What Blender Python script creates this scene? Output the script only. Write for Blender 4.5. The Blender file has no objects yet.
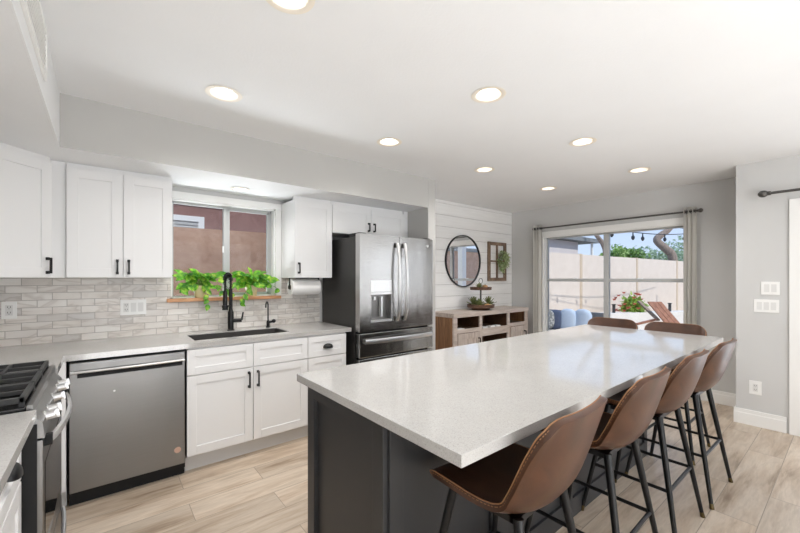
import bpy, bmesh, math, random
from mathutils import Vector, Matrix, noise
random.seed(7)
S = bpy.context.scene
C = S.collection
R = math.radians
PI = math.pi

# ------------------------------------------------------------------ camera
cd = bpy.data.cameras.new('camera'); cam = bpy.data.objects.new('camera', cd); C.objects.link(cam)
cam.location = (0, 0, 1.37); cam.rotation_euler = (R(90), 0, R(-38.9))
cd.sensor_width = 36; cd.lens = 16.56; cd.shift_y = 0.0144; cd.clip_start = 0.02; cd.clip_end = 200
S.camera = cam
# ------------------------------------------------------------------ world
w = bpy.data.worlds.new('sky'); S.world = w; w.use_nodes = True
wn = w.node_tree.nodes; wl = w.node_tree.links; wn.clear()
wo = wn.new('ShaderNodeOutputWorld'); wb = wn.new('ShaderNodeBackground')
tc = wn.new('ShaderNodeTexCoord'); sx = wn.new('ShaderNodeSeparateXYZ'); cr = wn.new('ShaderNodeValToRGB')
wl.new(tc.outputs['Generated'], sx.inputs[0]); wl.new(sx.outputs['Z'], cr.inputs[0])
cr.color_ramp.elements[0].position = 0.0; cr.color_ramp.elements[0].color = (0.66, 0.77, 0.95, 1)
cr.color_ramp.elements[1].position = 0.35; cr.color_ramp.elements[1].color = (0.36, 0.54, 0.90, 1)
wl.new(cr.outputs[0], wb.inputs[0]); wb.inputs[1].default_value = 0.82
wl.new(wb.outputs[0], wo.inputs[0])
# ------------------------------------------------------------------ sun
sd = bpy.data.lights.new('sun', 'SUN'); sd.energy = 2.0; sd.angle = R(1.0); sd.color = (1, 0.965, 0.92)
sun = bpy.data.objects.new('sun', sd); C.objects.link(sun)
sun.rotation_euler = (R(44), 0, R(-14))
def area(name, loc, rot, sx_, sy_, power, col=(1, 1, 1)):
    d = bpy.data.lights.new(name, 'AREA'); d.shape = 'RECTANGLE'; d.size = sx_; d.size_y = sy_; d.energy = power; d.color = col
    o = bpy.data.objects.new(name, d); C.objects.link(o); o.location = loc; o.rotation_euler = rot
    return o
# fill lamps added behind the camera, and lamp strips standing in for patio-door daylight
for k_, x_ in enumerate((0.35, 1.6, 2.85)):
    area('rear_fill', (x_, -3.38, 1.35), (R(90), 0, 0), 0.75, 1.9, 6, (0.95, 0.975, 1))
for y_ in (-0.12, -0.80, -1.62):  # door light split into strips to streak the refrigerator steel
    area('patio_door_fill_strip', (4.66, y_, 1.10), (0, R(90), 0), 1.9, 0.26, 4.5, (0.95, 0.975, 1))
# upward fill lamp added behind the camera to lift the ceiling and undersides
area('ceiling_fill', (0.9, -2.45, 0.06), (R(180), 0, 0), 3.2, 1.7, 120, (0.95, 0.975, 1))
# fill lamp added outside the kitchen window, aimed up at the soffit underside
area('soffit_fill', (0.87, 4.6, 0.90), (R(-128), 0, 0), 1.6, 0.4, 36, (0.93, 0.96, 1))
CAN_W = 10.0
# ------------------------------------------------------------------ exposure
S.view_settings.view_transform = 'Standard'; S.view_settings.look = 'None'
S.view_settings.gamma = 1.0; S.view_settings.use_curve_mapping = False
S.view_settings.exposure = 0.52
S.cycles.use_denoising = True
S.cycles.max_bounces = 10; S.cycles.diffuse_bounces = 6; S.cycles.glossy_bounces = 5; S.cycles.transparent_max_bounces = 16
S.cycles.caustics_reflective = False; S.cycles.caustics_refractive = False
S.cycles.sample_clamp_indirect = 6

# ================================================================== materials
def srgb(r, g, b):
    f = lambda v: (v/255/12.92) if v/255 <= 0.04045 else ((v/255+0.055)/1.055)**2.4
    return (f(r), f(g), f(b), 1)
class Mat:
    def __init__(s, name):
        s.m = bpy.data.materials.new(name); s.m.use_nodes = True
        s.nt = s.m.node_tree; s.n = s.nt.nodes; s.l = s.nt.links
        s.b = s.n['Principled BSDF']; s.out = s.n['Material Output']
        s._tc = None
    def tc(s):
        if not s._tc: s._tc = s.n.new('ShaderNodeTexCoord').outputs['Object']
        return s._tc
    def map(s, scale=(1, 1, 1), rot=(0, 0, 0), loc=(0, 0, 0)):
        m = s.n.new('ShaderNodeMapping'); m.inputs['Scale'].default_value = scale; m.inputs['Rotation'].default_value = rot
        m.inputs['Location'].default_value = loc
        s.l.new(s.tc(), m.inputs[0]); return m.outputs[0]
    def noise(s, vec, scale=5, detail=4, rough=0.5, dist=0):
        n = s.n.new('ShaderNodeTexNoise'); n.inputs['Scale'].default_value = scale; n.inputs['Detail'].default_value = detail
        n.inputs['Roughness'].default_value = rough; n.inputs['Distortion'].default_value = dist
        s.l.new(vec, n.inputs['Vector']); return n.outputs['Fac']
    def ramp(s, fac, stops):
        r = s.n.new('ShaderNodeValToRGB'); e = r.color_ramp.elements
        while len(e) < len(stops): e.new(0.5)
        for i, (p, c) in enumerate(stops): e[i].position = p; e[i].color = c
        s.l.new(fac, r.inputs[0]); return r.outputs[0]
    def mix(s, a, b, fac, mode='MIX'):
        m = s.n.new('ShaderNodeMix'); m.data_type = 'RGBA'; m.blend_type = mode
        for sock, v in ((m.inputs['A'], a), (m.inputs['B'], b), (m.inputs['Factor'], fac)): pass
        A, B, F = m.inputs[6], m.inputs[7], m.inputs[0]
        for sock, v in ((A, a), (B, b), (F, fac)):
            if isinstance(v, bpy.types.NodeSocket): s.l.new(v, sock)
            else: sock.default_value = v
        return m.outputs[2]
    def bump(s, h, strength=0.2, dist=0.01):
        b = s.n.new('ShaderNodeBump'); b.inputs['Strength'].default_value = strength; b.inputs['Distance'].default_value = dist
        s.l.new(h, b.inputs['Height']); s.l.new(b.outputs[0], s.b.inputs['Normal'])
    def set(s, **k):
        names = dict(col='Base Color', rough='Roughness', metal='Metallic', spec='Specular IOR Level', coat='Coat Weight', sheen='Sheen Weight')
        for kk, v in k.items():
            sock = s.b.inputs[names[kk]]
            if isinstance(v, bpy.types.NodeSocket): s.l.new(v, sock)
            else: sock.default_value = v
        return s
def paint(name, col, rough=0.5, bump=0.0, bscale=200, var=0.0, metal=0, spec=0.5, coat=0):
    m = Mat(name); m.set(col=col, rough=rough, metal=metal, spec=spec, coat=coat)
    if var:
        n = m.noise(m.map(), 3, 3)
        lo = tuple(c*(1-var) for c in col[:3])+(1,); hi = tuple(min(1, c*(1+var)) for c in col[:3])+(1,)
        m.set(col=m.ramp(n, [(0.3, lo), (0.7, hi)]))
    if bump: m.bump(m.noise(m.map(), bscale, 2), bump, 0.002)
    return m.m
def emis(name, col, st):
    m = Mat(name); m.set(col=col); m.b.inputs['Emission Color'].default_value = col; m.b.inputs['Emission Strength'].default_value = st
    return m.m
M = {}
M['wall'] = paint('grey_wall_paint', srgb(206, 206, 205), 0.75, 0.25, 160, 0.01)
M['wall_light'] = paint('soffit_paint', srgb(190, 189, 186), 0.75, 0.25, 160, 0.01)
M['ceiling'] = paint('ceiling_paint', srgb(238, 239, 240), 0.85, 0.35, 90, 0.01)
M['trim'] = paint('white_trim_paint', srgb(242, 242, 240), 0.4)
M['cab'] = paint('white_cabinet_paint', srgb(234, 234, 234), 0.38, 0.05, 60)
M['island'] = paint('charcoal_cabinet_paint', srgb(52, 52, 53), 0.42, 0.05, 60)
M['toe'] = paint('toe_kick_grey', srgb(214, 214, 213), 0.6)
M['black'] = paint('matte_black_metal', srgb(24, 24, 25), 0.38, metal=0.3)
M['black_gloss'] = paint('black_glass', srgb(12, 12, 13), 0.06)
M['iron'] = paint('cast_iron', srgb(58, 58, 58), 0.55, 0.3, 300)
M['dark'] = paint('dark_void_plastic', srgb(16, 16, 17), 0.7)
M['plate'] = paint('switch_plate_plastic', srgb(244, 244, 242), 0.3)
M['slot'] = paint('socket_slot', srgb(60, 58, 56), 0.6)
M['plate_line'] = paint('rocker_edge', srgb(226, 226, 224), 0.4)
M['fridge_side'] = paint('dark_grey_appliance_side', srgb(62, 61, 60), 0.45, 0.2, 400, metal=0.3)
M['window_frame'] = paint('aluminium_sash_grey', srgb(182, 184, 184), 0.4)
M['vinyl'] = paint('white_vinyl', srgb(232, 234, 234), 0.35)
M['pot'] = paint('cream_pot', srgb(226, 214, 170), 0.45)
M['soil'] = paint('potting_soil', srgb(60, 44, 32), 0.95, 0.5, 80)
M['stem'] = paint('green_stem', srgb(92, 130, 50), 0.6)
M['paper'] = paint('paper_towel_white', srgb(244, 243, 241), 0.9, 0.4, 220)
M['card'] = paint('cardboard_core', srgb(120, 104, 88), 0.9)
M['brass'] = paint('brass_tip', srgb(104, 90, 62), 0.35, metal=1)
M['stitch'] = paint('tan_stitching', srgb(150, 108, 74), 0.7, 0.6, 500)
M['bronze'] = paint('brushed_pewter_rod', srgb(96, 94, 92), 0.35, metal=0.8)
M['curtain'] = paint('grey_curtain_cloth', srgb(206, 204, 198), 0.9, 0.5, 500)
M['sink'] = paint('grey_granite_sink', srgb(64, 61, 59), 0.5, 0.3, 300)
M['chrome'] = paint('chrome', srgb(210, 210, 210), 0.14, metal=1)
M['badge'] = paint('copper_badge', srgb(206, 170, 152), 0.5, metal=0.2)
M['badge_grey'] = paint('badge_silver', srgb(205, 205, 205), 0.3, metal=0.6)
M['glow'] = emis('lamp_diffuser', (1, 0.93, 0.80, 1), 4.5)
M['can'] = paint('can_baffle_white', srgb(244, 236, 222), 0.5)
M['blue_cloth'] = paint('light_blue_cloth', srgb(196, 210, 228), 0.9, 0.4, 120, 0.04)
M['navy_cloth'] = paint('slate_blue_cloth', srgb(84, 94, 118), 0.9, 0.4, 120, 0.05)
M['sofa_frame'] = paint('grey_patio_metal', srgb(120, 122, 124), 0.5)
M['bulb'] = paint('dark_bulb_glass', srgb(44, 48, 54), 0.2)
M['cable'] = paint('black_cable', srgb(40, 44, 52), 0.6)
M['pinkstucco'] = None

def mat_stainless(name, base, rough=0.27, sc=(1.5, 1.5, 260)):
    m = Mat(name); m.set(metal=1.0, rough=rough)
    n = m.noise(m.map(sc), 4, 3, 0.6)
    m.set(col=m.ramp(n, [(0.3, tuple(c*0.92 for c in base[:3])+(1,)), (0.7, base)]))
    wv = m.noise(m.map((7, 7, 0.5)), 1.0, 2, 0.5)
    b1 = m.n.new('ShaderNodeBump'); b1.inputs['Strength'].default_value = 0.35; b1.inputs['Distance'].default_value = 0.012
    m.l.new(wv, b1.inputs['Height'])
    b2 = m.n.new('ShaderNodeBump'); b2.inputs['Strength'].default_value = 0.22; b2.inputs['Distance'].default_value = 0.002
    m.l.new(n, b2.inputs['Height']); m.l.new(b1.outputs[0], b2.inputs['Normal']); m.l.new(b2.outputs[0], m.b.inputs['Normal'])
    m.b.inputs['Anisotropic'].default_value = 0.5
    return m.m
M['steel'] = mat_stainless('brushed_stainless', (0.54, 0.535, 0.53, 1), 0.15)
M['steel_dark'] = mat_stainless('brushed_dark_stainless', (0.29, 0.285, 0.28, 1), 0.30)
M['steel_plain'] = paint('satin_steel', (0.82, 0.82, 0.82, 1), 0.32, metal=1)

def mat_quartz():
    m = Mat('white_quartz')
    f = m.noise(m.map(), 240, 1, 0.6)
    g = m.noise(m.map(), 6, 4, 0.6)
    a = m.ramp(f, [(0.26, srgb(164, 162, 158)), (0.40, srgb(188, 186, 183)), (0.64, srgb(191, 189, 186)), (0.78, srgb(204, 203, 201))])
    b = m.ramp(g, [(0.3, (0.94, 0.94, 0.94, 1)), (0.7, (1, 1, 1, 1))])
    m.set(col=m.mix(a, b, 1.0, 'MULTIPLY'), rough=0.08, spec=0.6)
    return m.m
M['quartz'] = mat_quartz()

def mat_floor():
    m = Mat('wood_look_plank_tile')
    br = m.n.new('ShaderNodeTexBrick'); br.offset = 0.37; br.offset_frequency = 2
    m.l.new(m.map(loc=(0.35, 0.06, 0)), br.inputs['Vector'])
    br.inputs['Scale'].default_value = 1; br.inputs['Brick Width'].default_value = 1.2; br.inputs['Row Height'].default_value = 0.2
    br.inputs['Mortar Size'].default_value = 0.0022; br.inputs['Mortar Smooth'].default_value = 0.1; br.inputs['Bias'].default_value = 0.0
    br.inputs['Color1'].default_value = (0, 0, 0, 1); br.inputs['Color2'].default_value = (1, 1, 1, 1); br.inputs['Mortar'].default_value = (0.5, 0.5, 0.5, 1)
    # shift the grain per plank
    add = m.n.new('ShaderNodeVectorMath'); add.operation = 'ADD'
    sc = m.n.new('ShaderNodeVectorMath'); sc.operation = 'SCALE'; sc.inputs['Scale'].default_value = 17.0
    m.l.new(br.outputs['Color'], sc.inputs[0]); m.l.new(m.map((0.9, 7.0, 1)), add.inputs[0]); m.l.new(sc.outputs[0], add.inputs[1])
    g = m.noise(add.outputs[0], 1.7, 5, 0.58, 0.5)
    g2 = m.noise(add.outputs[0], 9, 4, 0.6, 0.5)
    c1 = m.ramp(g, [(0.28, srgb(152, 132, 112)), (0.42, srgb(196, 177, 156)), (0.58, srgb(214, 199, 181)), (0.75, srgb(190, 174, 155))])
    c2 = m.ramp(g2, [(0.3, (0.86, 0.85, 0.84, 1)), (0.6, (1, 1, 1, 1))])
    c = m.mix(c1, c2, 1.0, 'MULTIPLY')
    tone = m.ramp(br.outputs['Color'], [(0.0, (0.82, 0.81, 0.80, 1)), (1.0, (1.08, 1.07, 1.06, 1))])
    c = m.mix(c, tone, 1.0, 'MULTIPLY')
    c = m.mix(c, srgb(158, 144, 128), br.outputs['Fac'])
    m.set(col=c, rough=0.34, spec=0.4)
    inv = m.n.new('ShaderNodeMath'); inv.operation = 'SUBTRACT'; inv.inputs[0].default_value = 1.0
    m.l.new(br.outputs['Fac'], inv.inputs[1]); m.bump(inv.outputs[0], 0.5, 0.002)
    return m.m
M['floor'] = mat_floor()

def mat_backsplash():
    m = Mat('marble_subway_tile')
    # x runs along the wall (x + y so the side wall works too), z up
    sep = m.n.new('ShaderNodeSeparateXYZ'); m.l.new(m.tc(), sep.inputs[0])
    ad = m.n.new('ShaderNodeMath'); ad.operation = 'ADD'; m.l.new(sep.outputs['X'], ad.inputs[0]); m.l.new(sep.outputs['Y'], ad.inputs[1])
    cb = m.n.new('ShaderNodeCombineXYZ'); m.l.new(ad.outputs[0], cb.inputs['X']); m.l.new(sep.outputs['Z'], cb.inputs['Y'])
    mp = m.n.new('ShaderNodeMapping'); mp.inputs['Location'].default_value = (0.02, -0.914, 0); m.l.new(cb.outputs[0], mp.inputs[0])
    br = m.n.new('ShaderNodeTexBrick'); br.offset = 0.5
    m.l.new(mp.outputs[0], br.inputs['Vector'])
    br.inputs['Scale'].default_value = 1; br.inputs['Brick Width'].default_value = 0.153; br.inputs['Row Height'].default_value = 0.0505
    br.inputs['Mortar Size'].default_value = 0.0022; br.inputs['Mortar Smooth'].default_value = 0.2; br.inputs['Bias'].default_value = 0
    br.inputs['Color1'].default_value = (0, 0, 0, 1); br.inputs['Color2'].default_value = (1, 1, 1, 1); br.inputs['Mortar'].default_value = (0.5, 0.5, 0.5, 1)
    sc = m.n.new('ShaderNodeVectorMath'); sc.operation = 'SCALE'; sc.inputs['Scale'].default_value = 13.0
    add = m.n.new('ShaderNodeVectorMath'); add.operation = 'ADD'
    m.l.new(br.outputs['Color'], sc.inputs[0]); m.l.new(m.map((2.2, 2.2, 6)), add.inputs[0]); m.l.new(sc.outputs[0], add.inputs[1])
    v = m.noise(add.outputs[0], 1.6, 3, 0.5, 0.8)
    vein = m.ramp(v, [(0.36, srgb(240, 238, 235)), (0.46, srgb(232, 228, 224)), (0.505, srgb(216, 211, 206)), (0.55, srgb(236, 233, 230)), (0.7, srgb(244, 243, 241))])
    tone = m.ramp(br.outputs['Color'], [(0.0, srgb(226, 224, 222)), (0.3, srgb(244, 241, 238)), (0.7, srgb(250, 247, 243)), (1.0, srgb(255, 254, 252))])
    c = m.mix(vein, tone, 1.0, 'MULTIPLY')
    c = m.mix(c, srgb(182, 176, 170), br.outputs['Fac'])
    m.set(col=c, rough=0.3)
    inv = m.n.new('ShaderNodeMath'); inv.operation = 'SUBTRACT'; inv.inputs[0].default_value = 1.0
    m.l.new(br.outputs['Fac'], inv.inputs[1]); m.bump(inv.outputs[0], 0.6, 0.003)
    return m.m
M['tile'] = mat_backsplash()

def mat_wood(name, a, b, c_, scale=(1.2, 12, 12), rough=0.55, dist=1.0, bump=0.15):
    m = Mat(name)
    n = m.noise(m.map(scale), 2.2, 6, 0.62, dist)
    m.set(col=m.ramp(n, [(0.28, a), (0.5, b), (0.72, c_)]), rough=rough)
    m.bump(n, bump, 0.003)
    return m.m
M['wood_x'] = mat_wood('whitewashed_wood_long', srgb(160, 146, 136), srgb(188, 175, 165), srgb(206, 195, 187))
M['wood_z'] = mat_wood('whitewashed_wood_upright', srgb(160, 146, 136), srgb(188, 175, 165), srgb(206, 195, 187), (12, 12, 1.2))
M['wood_brown'] = mat_wood('brown_side_wood', srgb(104, 72, 46), srgb(142, 102, 68), srgb(168, 126, 88), (14, 9, 1.0))
M['wood_dark'] = mat_wood('dark_inner_wood', srgb(60, 40, 28), srgb(86, 58, 40), srgb(100, 70, 50))
M['wood_sill'] = mat_wood('oiled_sill_wood', srgb(176, 120, 78), srgb(204, 148, 104), srgb(216, 166, 122), (1.2, 14, 14), 0.4)
M['wood_rustic'] = mat_wood('rustic_frame_wood', srgb(88, 72, 60), srgb(130, 108, 90), srgb(156, 134, 114), (9, 9, 4), 0.7)
M['wood_tray'] = mat_wood('walnut_tray_wood', srgb(62, 42, 32), srgb(98, 70, 54), srgb(124, 92, 72), (6, 14, 14), 0.5)
M['wood_red'] = mat_wood('red_brown_patio_wood', srgb(132, 84, 62), srgb(164, 110, 84), srgb(180, 128, 100), (10, 10, 3), 0.6)
M['wood_grey'] = mat_wood('grey_patio_wood', srgb(120, 104, 88), srgb(150, 132, 112), srgb(166, 148, 130), (10, 10, 3), 0.7)

def mat_leather():
    m = Mat('brown_leather')
    n = m.noise(m.map(), 7, 5, 0.6, 0.6)
    f = m.noise(m.map(), 320, 2, 0.6)
    m.set(col=m.ramp(n, [(0.3, srgb(60, 36, 22)), (0.5, srgb(74, 45, 28)), (0.72, srgb(88, 55, 35))]), rough=0.33, spec=0.55)
    m.bump(f, 0.12, 0.001)
    return m.m
M['leather'] = mat_leather()

def mat_leaf(name, a, b, c_, sc=18):
    m = Mat(name)
    n = m.noise(m.map(), sc, 3, 0.6)
    col = m.ramp(n, [(0.35, a), (0.5, b), (0.66, c_)])
    m.set(col=col, rough=0.4)
    tr = m.n.new('ShaderNodeBsdfTranslucent'); m.l.new(col, tr.inputs[0])
    mx = m.n.new('ShaderNodeMixShader'); mx.inputs[0].default_value = 0.3
    m.l.new(m.b.outputs[0], mx.inputs[1]); m.l.new(tr.outputs[0], mx.inputs[2]); m.l.new(mx.outputs[0], m.out.inputs[0])
    return m.m
M['pothos'] = mat_leaf('variegated_pothos_leaf', srgb(58, 128, 34), srgb(104, 176, 44), srgb(190, 216, 84), 22)
M['wreath'] = mat_leaf('wreath_leaf', srgb(118, 140, 92), srgb(168, 186, 132), srgb(208, 216, 172), 30)
M['tree_leaf'] = mat_leaf('tree_leaf_green', srgb(96, 132, 62), srgb(132, 168, 84), srgb(176, 204, 120), 1.2)
M['tree_leaf_grey'] = mat_leaf('tree_leaf_grey_green', srgb(126, 150, 116), srgb(158, 180, 146), srgb(186, 202, 176), 1.2)
M['shrub_leaf'] = mat_leaf('shrub_leaf', srgb(110, 150, 60), srgb(160, 190, 84), srgb(200, 214, 120), 6)
M['flower'] = paint('coral_flower_petal', srgb(214, 118, 96), 0.7)
M['succulent'] = mat_leaf('succulent_leaf', srgb(92, 104, 66), srgb(128, 142, 90), srgb(160, 158, 110), 30)
M['bark_door'] = paint('brown_door_paint', srgb(140, 104, 78), 0.6)
M['bark'] = mat_wood('pale_bark', srgb(108, 94, 84), srgb(146, 130, 118), srgb(172, 156, 142), (8, 8, 2), 0.9)
M['gourd'] = paint('orange_gourd', srgb(186, 142, 96), 0.6, var=0.15)
M['bead'] = paint('cream_bead', srgb(226, 206, 178), 0.6)

def mat_stucco(name, a, b, bump=0.6, sc=14, c2=0.5):
    m = Mat(name)
    n = m.noise(m.map(), 4.0, 8, 0.78, 0.6); f = m.noise(m.map(), sc*4, 4, 0.7)
    m.set(col=m.ramp(n, [(0.35, a), (0.65, b)]), rough=0.9, spec=0.2)
    m.bump(f, bump, 0.02)
    return m.m
M['fence_pink'] = mat_stucco('side_yard_stucco', srgb(180, 142, 120), srgb(208, 172, 150))
M['fence_cream'] = mat_stucco('garden_wall_cream_stucco', srgb(222, 208, 194), srgb(230, 217, 204), 0.3)
M['fence_joint'] = paint('garden_wall_joint', srgb(206, 186, 162), 0.9)
M['house_mauve'] = mat_stucco('mauve_stucco', srgb(136, 104, 100), srgb(158, 124, 118))
M['house_grey'] = mat_stucco('pale_grey_stucco', srgb(206, 198, 196), srgb(220, 212, 208), 0.3)
M['roofing'] = mat_stucco('grey_roofing', srgb(120, 124, 126), srgb(146, 148, 148), 0.6)
M['ground'] = mat_stucco('patio_concrete', srgb(206, 196, 182), srgb(222, 212, 198), 0.2)
M['paver'] = mat_stucco('pale_ledge_stone', srgb(226, 218, 208), srgb(238, 232, 224), 0.3)
def mat_shiplap():
    m = Mat('white_shiplap_board')
    n = m.noise(m.map((1, 1, 14)), 3, 4, 0.6)
    m.set(col=m.ramp(n, [(0.3, srgb(243, 243, 242)), (0.7, srgb(251, 251, 250))]), rough=0.5)
    m.bump(n, 0.1, 0.003)
    return m.m
M['shiplap'] = mat_shiplap()
M['shiplap_gap'] = paint('shiplap_groove', srgb(186, 184, 180), 0.8)
def mat_pane():
    m = Mat('clear_window_glass')
    t = m.n.new('ShaderNodeBsdfTransparent'); g = m.n.new('ShaderNodeBsdfGlossy'); g.inputs['Roughness'].default_value = 0.02
    t.inputs[0].default_value = (0.97, 0.98, 0.98, 1)
    fr = m.n.new('ShaderNodeFresnel'); fr.inputs[0].default_value = 1.25
    mx = m.n.new('ShaderNodeMixShader'); m.l.new(fr.outputs[0], mx.inputs[0]); m.l.new(t.outputs[0], mx.inputs[1]); m.l.new(g.outputs[0], mx.inputs[2])
    m.l.new(mx.outputs[0], m.out.inputs[0]); return m.m
M['pane'] = mat_pane()
M['mirror'] = paint('silvered_mirror', (0.9, 0.9, 0.9, 1), 0.0, metal=1)
def mat_pattern():
    m = Mat('grey_woven_pattern_cloth')
    v = m.n.new('ShaderNodeTexVoronoi'); v.inputs['Scale'].default_value = 26; m.l.new(m.tc(), v.inputs['Vector'])
    m.set(col=m.ramp(v.outputs['Distance'], [(0.2, srgb(206, 204, 200)), (0.5, srgb(132, 132, 130))]), rough=0.9); return m.m
M['pattern'] = mat_pattern()

# ================================================================== mesh builder
class B:
    def __init__(s): s.bm = bmesh.new()
    def _new(s, verts, mat):
        if mat is not None: bmesh.ops.transform(s.bm, matrix=mat, verts=verts)
    def box(s, x0, x1, y0, y1, z0, z1, bev=0.0, mat=None):
        vs = [s.bm.verts.new(p) for p in ((x0,y0,z0),(x1,y0,z0),(x1,y1,z0),(x0,y1,z0),(x0,y0,z1),(x1,y0,z1),(x1,y1,z1),(x0,y1,z1))]
        fs = [s.bm.faces.new([vs[i] for i in f]) for f in ((0,3,2,1),(4,5,6,7),(0,1,5,4),(1,2,6,5),(2,3,7,6),(3,0,4,7))]
        if bev:
            es = list({e for f in fs for e in f.edges})
            r = bmesh.ops.bevel(s.bm, geom=es, offset=bev, segments=2, affect='EDGES', profile=0.6)
            vs = [v for v in s.bm.verts if v.index == -1 or v in set(r['verts'])] if False else list({v for f in r['faces'] for v in f.verts})
        s._new(vs, mat); return s
    def prism(s, pts, z0, z1, mat=None):
        a = [s.bm.verts.new((x, y, z0)) for x, y in pts]; b = [s.bm.verts.new((x, y, z1)) for x, y in pts]
        n = len(pts)
        s.bm.faces.new(a[::-1]); s.bm.faces.new(b)
        for i in range(n): s.bm.faces.new((a[i], a[(i+1)%n], b[(i+1)%n], b[i]))
        s._new(a+b, mat); return s
    def ring(s, rings, closed=False, caps=True, mat=None):
        R_ = [[s.bm.verts.new(p) for p in r] for r in rings]; n = len(R_[0])
        rng = range(len(R_)) if closed else range(len(R_)-1)
        for i in rng:
            a, b = R_[i], R_[(i+1)%len(R_)]
            for j in range(n): s.bm.faces.new((a[j], a[(j+1)%n], b[(j+1)%n], b[j]))
        if caps and not closed:
            s.bm.faces.new(R_[0][::-1]); s.bm.faces.new(R_[-1])
        s._new([v for r in R_ for v in r], mat); return s
    def tube(s, pts, rad, seg=8, closed=False, mat=None, caps=True):
        pts = [Vector(p) for p in pts]; n = len(pts)
        rads = rad if isinstance(rad, (list, tuple)) else [rad]*n
        rings = []; up = None
        for i, p in enumerate(pts):
            if closed: t = (pts[(i+1)%n]-pts[i-1]).normalized()
            else: t = (pts[min(i+1, n-1)]-pts[max(i-1, 0)]).normalized()
            if up is None: up = t.orthogonal().normalized()
            else:
                up = up - t*up.dot(t)
                if up.length < 1e-6: up = t.orthogonal()
                up.normalize()
            q = t.cross(up)
            rings.append([p+(up*math.cos(2*PI*k/seg)+q*math.sin(2*PI*k/seg))*rads[i] for k in range(seg)])
        return s.ring(rings, closed, caps, mat)
    def lathe(s, prof, seg=24, c=(0, 0, 0), mat=None, caps=True):
        rings = [[Vector((c[0]+r*math.cos(2*PI*k/seg), c[1]+r*math.sin(2*PI*k/seg), c[2]+z)) for k in range(seg)] for r, z in prof]
        return s.ring(rings, False, caps, mat)
    def ball(s, c, r, sc=(1, 1, 1), seg=12):
        prof = [(max(r*math.sin(PI*i/8), r*0.02), -r*math.cos(PI*i/8)) for i in range(9)]
        rings = [[Vector((c[0]+a*math.cos(2*PI*k/seg)*sc[0], c[1]+a*math.sin(2*PI*k/seg)*sc[1], c[2]+z*sc[2])) for k in range(seg)] for a, z in prof]
        return s.ring(rings)
    def quad(s, pts):
        s.bm.faces.new([s.bm.verts.new(p) for p in pts]); return s
    def leaf(s, base, d, nrm, L, W, curl=0.15):
        d = Vector(d).normalized(); nrm = Vector(nrm); side = d.cross(nrm)
        if side.length < 1e-4: side = d.orthogonal()
        side.normalize(); nn = side.cross(d)
        rows = [(0, 0.02), (0.15, 0.42), (0.4, 0.5), (0.7, 0.34), (1, 0.02)]
        prev = None
        for t, wd in rows:
            c = Vector(base)+d*L*t-nn*curl*L*t*t
            vs = [s.bm.verts.new(c-side*W*wd+nn*W*0.12), s.bm.verts.new(c), s.bm.verts.new(c+side*W*wd+nn*W*0.12)]
            if prev:
                s.bm.faces.new((prev[0], prev[1], vs[1], vs[0])); s.bm.faces.new((prev[1], prev[2], vs[2], vs[1]))
            prev = vs
        return s

def world_off(p):
    v = Vector((0, 0, 0))
    while p is not None: v += p.location; p = p.parent
    return v
def obj(name, b, mat, parent=None, smooth=False, angle=None):
    """links one mesh object; coordinates are world ones, shifted by where its parents stand"""
    bm = b.bm if isinstance(b, B) else b
    off = world_off(parent)
    if off.length > 0: bmesh.ops.translate(bm, verts=bm.verts[:], vec=-off)
    if smooth != 'leaf': bmesh.ops.recalc_face_normals(bm, faces=bm.faces[:])
    me = bpy.data.meshes.new(name); bm.to_mesh(me); bm.free()
    me.materials.append(M[mat] if isinstance(mat, str) else mat)
    if smooth is True:
        me.polygons.foreach_set('use_smooth', [True]*len(me.polygons))
        try: me.set_sharp_from_angle(angle=R(angle or 40))
        except Exception: pass
    o = bpy.data.objects.new(name, me); C.objects.link(o)
    if parent: o.parent = parent
    return o
def thing(name, label, cat, loc, group=None):
    o = bpy.data.objects.new(name, None); C.objects.link(o); o.location = loc; o.empty_display_size = 0.1
    tag(o, label, cat, group); return o
def tag(o, label, cat, group=None):
    o['label'] = label; o['category'] = cat
    if group: o['group'] = group
    return o
def struct(o): o['kind'] = 'structure'; return o
def T(x, y, z, rz=0): return Matrix.Translation((x, y, z)) @ Matrix.Rotation(R(rz), 4, 'Z')

# local fronts: x along the width, front face towards -y, z up
def shaker(b, mat, w, h, t=0.02, st=0.06, rec=0.008, g=0.0015):
    x0, x1, z0, z1 = g, w-g, g, h-g
    st = min(st, (h-2*g)*0.34)
    b.box(x0, x1, -t+rec, 0, z0, z1, 0, mat)
    b.box(x0, x0+st, -t, -t+rec, z0, z1, 0.0012, mat); b.box(x1-st, x1, -t, -t+rec, z0, z1, 0.0012, mat)
    b.box(x0+st, x1-st, -t, -t+rec, z0, z0+st, 0.0012, mat); b.box(x0+st, x1-st, -t, -t+rec, z1-st, z1, 0.0012, mat)
def pull(b, mat, x, z, L=0.105, y=-0.02, horiz=False):
    m = mat @ Matrix.Translation((x, y, z))
    if horiz: m = m @ Matrix.Rotation(R(90), 4, 'Y')
    for s_ in (-1, 1):
        b.box(-0.008, 0.008, -0.012, 0, s_*L/2-0.009, s_*L/2+0.009, 0.001, m)
        b.box(-0.005, 0.005, -0.028, -0.010, s_*L/2-0.006, s_*L/2+0.006, 0.001, m)
    b.box(-0.0055, 0.0055, -0.034, -0.024, -L/2-0.006, L/2+0.006, 0.0015, m)
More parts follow.
